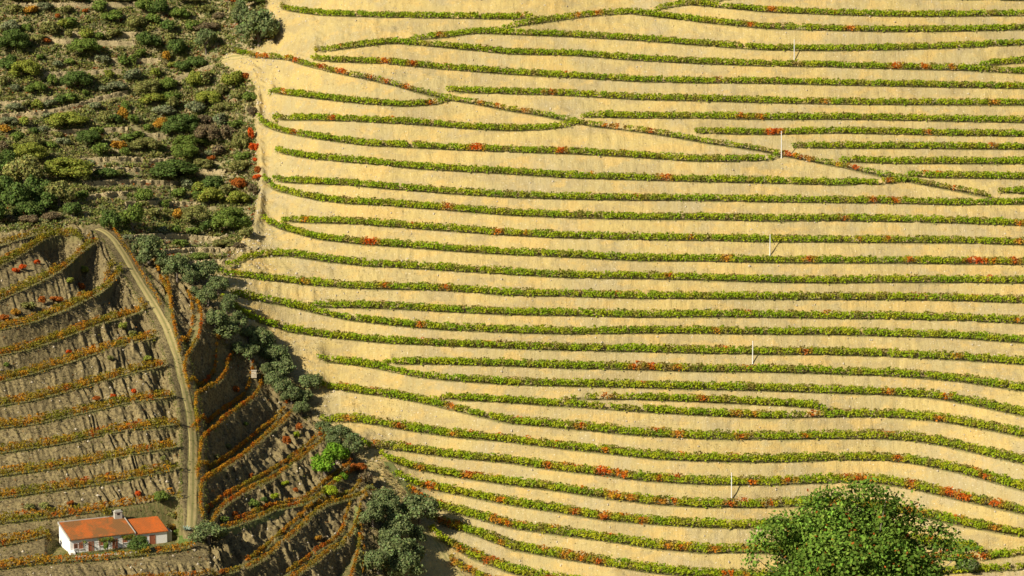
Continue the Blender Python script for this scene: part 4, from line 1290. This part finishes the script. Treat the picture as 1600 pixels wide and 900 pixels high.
# ------------------------------------------------------------------ concrete poles in the vineyard
for i, (u, v, h_) in enumerate(((1241, 97, 35), (1221, 247, 42), (1203, 400, 34), (1176, 569, 37), (1143, 783, 46))):
    p = hit(u, v)
    H = h_ * p.y / F / .985
    b = MB()
    n_ = 8
    for (za, zb, ra, rb) in ((-.3, .18, .22, .20), (.18, H - .25, .15, .11), (H - .25, H - .1, .13, .13), (H - .1, H, .09, .04)):
        b.tube([(0, 0, za), (0, 0, zb)], [ra, rb], n_)
    o = b.build('concrete_pole', M['pole'])
    o.location = (p.x, p.y, p.z); o.rotation_euler = (R(random.uniform(-1, 1)), R(random.uniform(-1.2, 1.2)), .3)
    tag(o, f'slim white concrete pole on the pale slope, {ordw(i + 1)} of five from the top', 'pole', 'white poles on the pale slope')
M['darkmetal'] = plain_mat('dark_post', (.02, .02, .02), (.04, .035, .03), 3)
for (u, v, h_, lab) in ((190, 156, 8, 'thin black post above the long wall on the scrub slope'), (270, 325, 7, 'thin black post on the lower scrub wall')):
    p = hit(u, v)
    H = h_ * p.y / F
    b = MB().tube([(0, 0, -.2), (0, 0, H)], [.09, .08], 6).tube([(-.25, 0, H - .12), (.25, 0, H - .12)], [.05, .05], 5)
    o = b.build('metal_post', M['darkmetal']); o.location = p
    tag(o, lab, 'post')
p = hit(397, 588)
o = MB().hexa([(-.7, -.6, -.3), (.7, -.6, -.3), (.7, .6, -.3), (-.7, .6, -.3), (-.62, -.5, 1.35), (.6, -.52, 1.45), (.58, .5, 1.4), (-.6, .5, 1.3)]).box(-.75, .72, -.65, .62, 1.43, 1.55).build('stone_block', M['rock'])
o.location = p
tag(o, 'pale squared stone block at the end of a dark terrace by the olives', 'stone')

# ------------------------------------------------------------------ the house
M['plaster'] = plain_mat('white_plaster', (.90, .88, .83), (.84, .79, .71), .7, .9, .15)
M['greyplaster'] = plain_mat('weathered_plaster', (.50, .47, .40), (.36, .34, .28), 1.2, .9, .3)
M['door'] = plain_mat('red_brown_door', (.40, .13, .06), (.30, .10, .05), 2, .7, .2, stretch=(3, 3, .5))
M['dark'] = plain_mat('dark_opening', (.03, .022, .02), (.05, .03, .025), 2, .5)
M['frame'] = plain_mat('painted_frame', (.45, .2, .11), (.38, .17, .1), 3, .7)
M['post'] = plain_mat('pergola_wood', (.16, .12, .08), (.1, .08, .06), 4, .9)


def roof_mat(name, c1, c2, c3):
    m, t, out = new_mat(name)
    b = NB(t)
    n1 = b.noise(b.pos((1, .6, 1), obj=True), .28, 6, .72); n2 = b.noise(b.pos(obj=True), 3.5, 4, .7)
    wv = b.n('ShaderNodeTexWave', wave_type='BANDS', bands_direction='Y'); wv.inputs['Scale'].default_value = .9; wv.inputs['Distortion'].default_value = .6
    b.L(b.pos(obj=True), wv.inputs[0])
    c = b.mix(b.ramp(n1, [(.42, 0.0), (.54, 1.0)]), c1, c2)
    c = b.mix(b.ramp(n2, [(.45, 0.0), (.7, .8)]), c, c3)
    c = b.mix(b.ramp(wv.outputs[0], [(.0, .25), (.25, 0.0)]), c, (.10, .045, .02))
    b.bsdf(out, c, .85, n2, .4, .04, .2)
    return m


M['roof'] = roof_mat('terracotta_weathered', (.50, .12, .018), (.23, .10, .030), (.15, .085, .03))
M['roof2'] = roof_mat('terracotta_bright', (.56, .12, .014), (.40, .105, .02), (.24, .09, .028))
house = empty('farmhouse', (hp.x, hp.y, HZ), HA)
tag(house, 'long white farmhouse with two orange tiled roofs below the terraced spur', 'house')
ZF, ZB = 3.0, 4.85


def wall_block(name, x0, x1, y0, y1, zf, zb, mat):
    return MB().hexa([(x0, y0, -1.0), (x1, y0, -1.0), (x1, y1, -1.0), (x0, y1, -1.0), (x0, y0, zf), (x1, y0, zf), (x1, y1, zb), (x0, y1, zb)]).build(name, mat, house)


wall_block('wall', 0, LM, 0, DM, ZF, ZB, M['plaster'])
wall_block('wall', LM + .003, LM + LR2, .02, DR, ZF - .35, ZF - .35 + (ZB - ZF) * DR / DM, M['plaster'])
wall_block('wall', LM + LR2 + .003, LM + LR2 + 1.3, .6, 3.2, 2.3, 2.5, M['greyplaster'])


def roof(x0, x1, y0, y1, zf, zb, mat, n):
    """rounded tile channels running down a single slope, as a thick slab"""
    nx = n * 6
    xs_ = np.linspace(x0, x1, nx + 1)
    wv = .055 * np.abs(np.sin(np.pi * (xs_ - x0) / (x1 - x0) * n))
    ny = 22
    vv, ff = [], []
    gg = np.random.default_rng(n)
    for j in range(ny + 1):
        t = j / ny
        for i, x in enumerate(xs_):
            vv.append((x, y0 + (y1 - y0) * t, zf + (zb - zf) * t + .12 + wv[i] + (.03 * ((j % 2))) + gg.normal(0, .008)))
    ii = np.arange((ny + 1) * (nx + 1)).reshape(ny + 1, nx + 1)
    for j in range(ny):
        for i in range(nx):
            ff.append((ii[j, i], ii[j, i + 1], ii[j + 1, i + 1], ii[j + 1, i]))
    b = MB().poly(vv, ff)
    b.hexa([(x0, y0, zf + .004), (x1, y0, zf + .004), (x1, y1, zb + .004), (x0, y1, zb + .004), (x0, y0, zf + .115), (x1, y0, zf + .115), (x1, y1, zb + .115), (x0, y1, zb + .115)])
    return b.build('roof', mat, house)


sl_ = (ZB - ZF) / DM
r1 = roof(-.12, LM + .12, -.35, DM + .2, ZF - .35 * sl_, ZB + .2 * sl_, M['roof'], 44)
r2 = roof(LM + .13, LM + LR2 + .25, -.3, DR + .15, ZF - .35 - .3 * sl_, ZF - .35 + sl_ * (DR + .15), M['roof2'], 22)
# pale verges closing the sides of the main roof
for x in (-.24, LM - .02):
    MB().hexa([(x, -.36, ZF - .36 * sl_ - .1), (x + .2, -.36, ZF - .36 * sl_ - .1), (x + .2, DM + .21, ZB + .21 * sl_ - .1), (x, DM + .21, ZB + .21 * sl_ - .1),
               (x, -.36, ZF - .36 * sl_ + .25), (x + .2, -.36, ZF - .36 * sl_ + .25), (x + .2, DM + .21, ZB + .21 * sl_ + .25), (x, DM + .21, ZB + .21 * sl_ + .25)]).build('verge', M['greyplaster'], r1)
# ridge band along the back
MB().hexa([(-.2, DM + .05, ZB + .05), (LM + .2, DM + .05, ZB + .05), (LM + .2, DM + .35, ZB + .05), (-.2, DM + .35, ZB + .05),
           (-.2, DM + .1, ZB + .32), (LM + .2, DM + .1, ZB + .32), (LM + .2, DM + .3, ZB + .32), (-.2, DM + .3, ZB + .32)]).build('ridge_band', M['greyplaster'], r1)
cx, cy = LM - 1.35, DM - .75
ch = MB().box(cx - .85, cx + .85, cy - .5, cy + .5, ZB - .6, ZB + 1.35).box(cx - .95, cx + .95, cy - .6, cy + .6, ZB + 1.353, ZB + 1.5).build('chimney', M['greyplaster'], house)
MB().box(cx - .32, cx + .32, cy - .512, cy - .49, ZB + .7, ZB + 1.15).build('smoke_opening', M['dark'], ch)
MB().box(cx - .7, cx + .7, cy - .4, cy + .4, ZB + 1.503, ZB + 1.75).build('cap', M['greyplaster'], ch)


def opening(kind, x, w_, z0_, h_, matp, yf=0.0):
    o = MB().box(x - w_ / 2 - .1, x - w_ / 2, yf - .06, yf + .02, z0_, z0_ + h_).box(x + w_ / 2, x + w_ / 2 + .1, yf - .06, yf + .02, z0_, z0_ + h_).box(x - w_ / 2 - .1, x + w_ / 2 + .1, yf - .06, yf + .02, z0_ + h_ + .002, z0_ + h_ + .12).build(kind, M['frame'], house)
    MB().box(x - w_ / 2, x + w_ / 2, yf - .025, yf + .02, z0_, z0_ + h_ - .003).build('panel' if kind == 'door' else 'pane', matp, o)
    if kind == 'window':
        MB().box(x - w_ / 2 - .18, x + w_ / 2 + .18, yf - .16, yf - .003, z0_ - .1, z0_ - .004).build('sill', M['plaster'], o)
        MB().box(x - .025, x + .025, yf - .045, yf - .026, z0_, z0_ + h_ - .004).build('mullion', M['frame'], o)
    else:
        MB().box(x + w_ / 2 - .16, x + w_ / 2 - .1, yf - .07, yf - .026, z0_ + .95, z0_ + 1.08).build('handle', M['dark'], o)
    return o


for kind, u, w_, z0_, h_, mt in (('window', 118, .6, .95, 1.0, 'dark'), ('window', 126, .75, .8, 1.3, 'door'), ('door', 141, 1.0, .02, 2.05, 'door'), ('window', 156, .75, 1.0, 1.0, 'door'), ('door', 177, 1.0, .02, 2.05, 'door'), ('window', 192, .85, 1.1, .85, 'door')):
    opening(kind, (u - 110) * KP / math.cos(HA), w_, z0_, h_, M[mt])
opening('door', LM + (236 - 209) * KP / math.cos(HA), 1.15, .02, 1.95, M['door'], .02)
opening('window', LM + (224 - 209) * KP / math.cos(HA), .7, 1.2, .7, M['dark'], .02)
# pergola along the front with a vine on it
perg = empty('pergola', (hp.x, hp.y, HZ), HA)
tag(perg, 'vine covered pergola of thin posts along the white house front', 'pergola')
px = [(u - 110) * KP / math.cos(HA) + .35 for u in (116, 126, 137, 148, 160, 172, 183, 194)]
for x in px:
    zg = -.2
    MB().tube([(x, -1.9, zg - .5), (x + random.uniform(-.1, .1), -1.9, 2.25)], [.09, .08], 6).build('post', M['post'], perg)
MB().tube([(px[0] - .3, -1.9, 2.27), (px[-1] + .3, -1.9, 2.3)], [.05, .05], 6).build('front_beam', M['post'], perg)
for x in px:
    MB().tube([(x, -2.05, 2.36), (x, -.02, 2.55)], [.04, .04], 5).build('rafter', M['post'], perg)
g = np.random.default_rng(77)
n = 1500
xx = px[0] + (px[-1] + 1.2 - px[0]) * g.beta(1.4, .8, n)
dn = vnoise(xx / 1.4, xx * 0 + 3, 4)
ok = dn > .38
xx = xx[ok]; n = len(xx)
C = np.stack([xx, -2.1 + 2.0 * g.random(n) ** 1.6, 2.55 + g.normal(0, .16, n) - .5 * (g.random(n) < .25) * g.random(n)], -1)
Vq, Fq = leaf_quads(C, unit(g.normal(size=(n, 3)) + np.array([0, -.3, .8])), .3 * (.6 + .8 * g.random(n)), .85, g)
vo = link(bpy.data.objects.new('climbing_vine', np_mesh('climbing_vine', Vq, Fq, M['vine'], np.array([(.15, .17, .03), (.10, .14, .025), (.27, .12, .03)])[g.choice(3, n, p=[.5, .35, .15])] * (.7 + .6 * g.random(n))[:, None])), perg)
vo['kind'] = 'stuff'
# buttress, terrace edge, steps
MB().hexa([(-.5, -1.2, -1), (.9, -1.2, -1), (.9, 0, -1), (-.5, 0, -1), (-.4, -1.1, .35), (.8, -1.1, .35), (.8, -.003, .7), (-.4, -.003, .7)]).build('buttress', M['plaster'], house)
q = hit_line([(118, 871.5), (150, 869), (185, 866.5), (216, 864)], 16)
ew = MB()
for a, b_ in zip(q[:-1], q[1:]):
    d_ = Vector((b_[0] - a[0], b_[1] - a[1], 0)).normalized(); nn = Vector((-d_.y, d_.x, 0)) * .22
    z_ = (a[2] + b_[2]) / 2
    ew.hexa([(a[0] - nn.x, a[1] - nn.y, z_ - .5), (b_[0] - nn.x, b_[1] - nn.y, z_ - .5), (b_[0] + nn.x, b_[1] + nn.y, z_ - .5), (a[0] + nn.x, a[1] + nn.y, z_ - .5),
             (a[0] - nn.x, a[1] - nn.y, z_ + .34), (b_[0] - nn.x, b_[1] - nn.y, z_ + .36), (b_[0] + nn.x, b_[1] + nn.y, z_ + .36), (a[0] + nn.x, a[1] + nn.y, z_ + .34)])
tag(ew.build('garden_wall', M['rock']), 'low pale stone edging along the lawn in front of the house', 'garden wall')
ribbon('lawn', [(120, 868), (150, 865), (185, 862), (214, 859)], 2.0, plain_mat('lawn_grass', (.07, .12, .02), (.13, .15, .035), .6, .95, .4, obj=False), .06, 40, 5)
ribbon('lawn', [(274, 850), (288, 848), (302, 846)], 1.6, bpy.data.materials['lawn_grass'], .06, 20, 5)
st = hit(303, 858)
steps_ = empty('stone_steps', tuple(st), R(-20))
tag(steps_, 'narrow flight of pale stone steps right of the house terrace', 'steps')
for i in range(8):
    MB().box(-.55 + .02 * (i % 3), .55 + .03 * (i % 2), -i * .34 - .4, -i * .34 + .003, -i * .2 - .6, -i * .2 + .02).build('step', M['rock'], steps_)
# agave beside the track end
ap = hit(291, 829)
ag = empty('agave', tuple(ap))
tag(ag, 'spiky pale blue-green agave in the shade beside the track end', 'agave')
M['agave'] = plain_mat('agave_leaf', (.33, .42, .33), (.24, .33, .24), 3, .6, .1)
for i in range(16):
    a = i * 2.4; el = .45 + .65 * ((i * 7) % 16) / 16
    L__ = 1.5 + .3 * math.sin(i * 3.1)
    d_ = Vector((math.cos(a) * math.cos(el), math.sin(a) * math.cos(el), math.sin(el))); s_ = Vector((-math.sin(a), math.cos(a), 0))
    up = d_.cross(s_) * -1
    A = d_ * .05; B = d_ * L__ * .5 + up * .05; T_ = d_ * L__ - Vector((0, 0, .12))
    MB().poly([A - s_ * .09, A + s_ * .09, B + s_ * .13, T_, B - s_ * .13, B - up * .08], [(0, 1, 2, 5), (5, 2, 3), (0, 5, 4), (5, 3, 4)]).build('leaf', M['agave'], ag)

# ------------------------------------------------------------------ big tree in the foreground, rooted on the near hillside
def near_z(x, y):
    return CAMZ - 3.0 - .335 * y


def foreground_tree():
    g = np.random.default_rng(91)
    dist = 108.0
    c0 = at(1335, 950, dist)
    sc = dist / F
    rx, ry, rz = 160 * sc, 160 * sc, 160 * sc
    base = np.array([c0[0] + .3, dist + 1.0, near_z(c0[0], dist + 1.0) - .4])
    root = empty('broadleaf_tree', tuple(base))
    tag(root, 'big leafy green tree in the foreground, its crown cut by the bottom edge', 'tree')
    # lobes on the crown's surface
    nl = 130
    d = unit(g.normal(size=(nl, 3))); d[:, 2] = np.where(d[:, 2] < -.35, -d[:, 2], d[:, 2])
    lr = .45 + .6 * g.random(nl)
    lc = c0 + d * np.array([rx, ry, rz]) * (.55 + .36 * g.random((nl, 1)) ** .6)
    # uneven shoulders as in the photo: wide right shoulder, lower left shoulder
    lc[:, 2] -= np.where(lc[:, 0] > c0[0] + 1.6, .5, 0) + np.where(lc[:, 0] < c0[0] - 2.4, .55, 0)
    extra = [(1195, 842, .42), (1215, 822, .5), (1262, 800, .45), (1277, 778, .35), (1340, 772, .5), (1362, 768, .42), (1385, 778, .35), (1472, 842, .5), (1498, 868, .45), (1232, 840, .55), (1182, 872, .5), (1300, 790, .6), (1410, 805, .6), (1440, 815, .5)]
    ec = np.array([at(u, v, dist - 1 + 2 * g.random()) for u, v, r in extra])
    lc = np.concatenate([lc, ec]); lr = np.concatenate([lr, [e[2] for e in extra]])
    nl = len(lc)
    # twigs gathered on the lobes, leaves gathered on the twigs
    nt_ = 8000
    tp = g.choice(nl, nt_, p=lr ** 1.8 / (lr ** 1.8).sum())
    td = unit(g.normal(size=(nt_, 3)) + np.array([0, 0, .15]))
    tc = lc[tp] + td * (lr[tp] * (.35 + .8 * g.random(nt_) ** .8))[:, None]
    n = 95000
    tk = g.integers(0, nt_, n)
    pick = tp[tk]; dd = td[tk]
    C = tc[tk] + g.normal(0, .13, (n, 3)) + dd * (g.random(n) * .22)[:, None]
    ttone = (.75 + .5 * g.random(nt_))[tk]
    N = unit(dd * .6 + g.normal(size=dd.shape) * .7 + np.array([-.25, -.15, .5]))
    tone = ttone * (.62 + .7 * g.random(nl))[pick] * (.6 + .8 * g.random(n))
    cc = tone[:, None] * np.array([1, 1, 1]) * (1 + g.normal(0, .07, (n, 3)))
    rd = g.random(n) < .012 + .05 * (vnoise(C[:, 0] * 1.6, C[:, 2] * 1.6, 15) > .86)
    Vq, Fq = leaf_quads(C - base, N,   .155 * (.6 + .75 * g.random(n)), .72, g)
    for nm, mk, mt in (('foliage', ~rd, 'fol_near'), ('dead_leaves', rd, 'fol_rust')):
        vv = Vq.reshape(-1, 4, 3)[mk].reshape(-1, 3)
        o = link(bpy.data.objects.new(nm, np_mesh(nm, vv, np.arange(len(vv)).reshape(-1, 4), M[mt], cc[mk])), root)
        o['kind'] = 'stuff'
    b = MB()
    top = Vector(c0 - base) + Vector((0, 0, -1.8))
    b.tube([(0, 0, -.5), (.1, 0, 1.0), tuple(top * .6), tuple(top)], [.38, .28, .22, .17], 9)
    b.build('trunk', M['bark'], root)
    lm = MB()
    for k in range(0, nl, 2):
        e = Vector(lc[k] - base)
        m_ = top.lerp(e, .5) + Vector((g.normal(0, .2), g.normal(0, .2), .25))
        lm.tube([top * (.75 + .25 * (k % 3) / 2), m_, e], [.09, .045, .012], 5, False)
    lm.build('limbs', M['bark'], root)['kind'] = 'stuff'


foreground_tree()
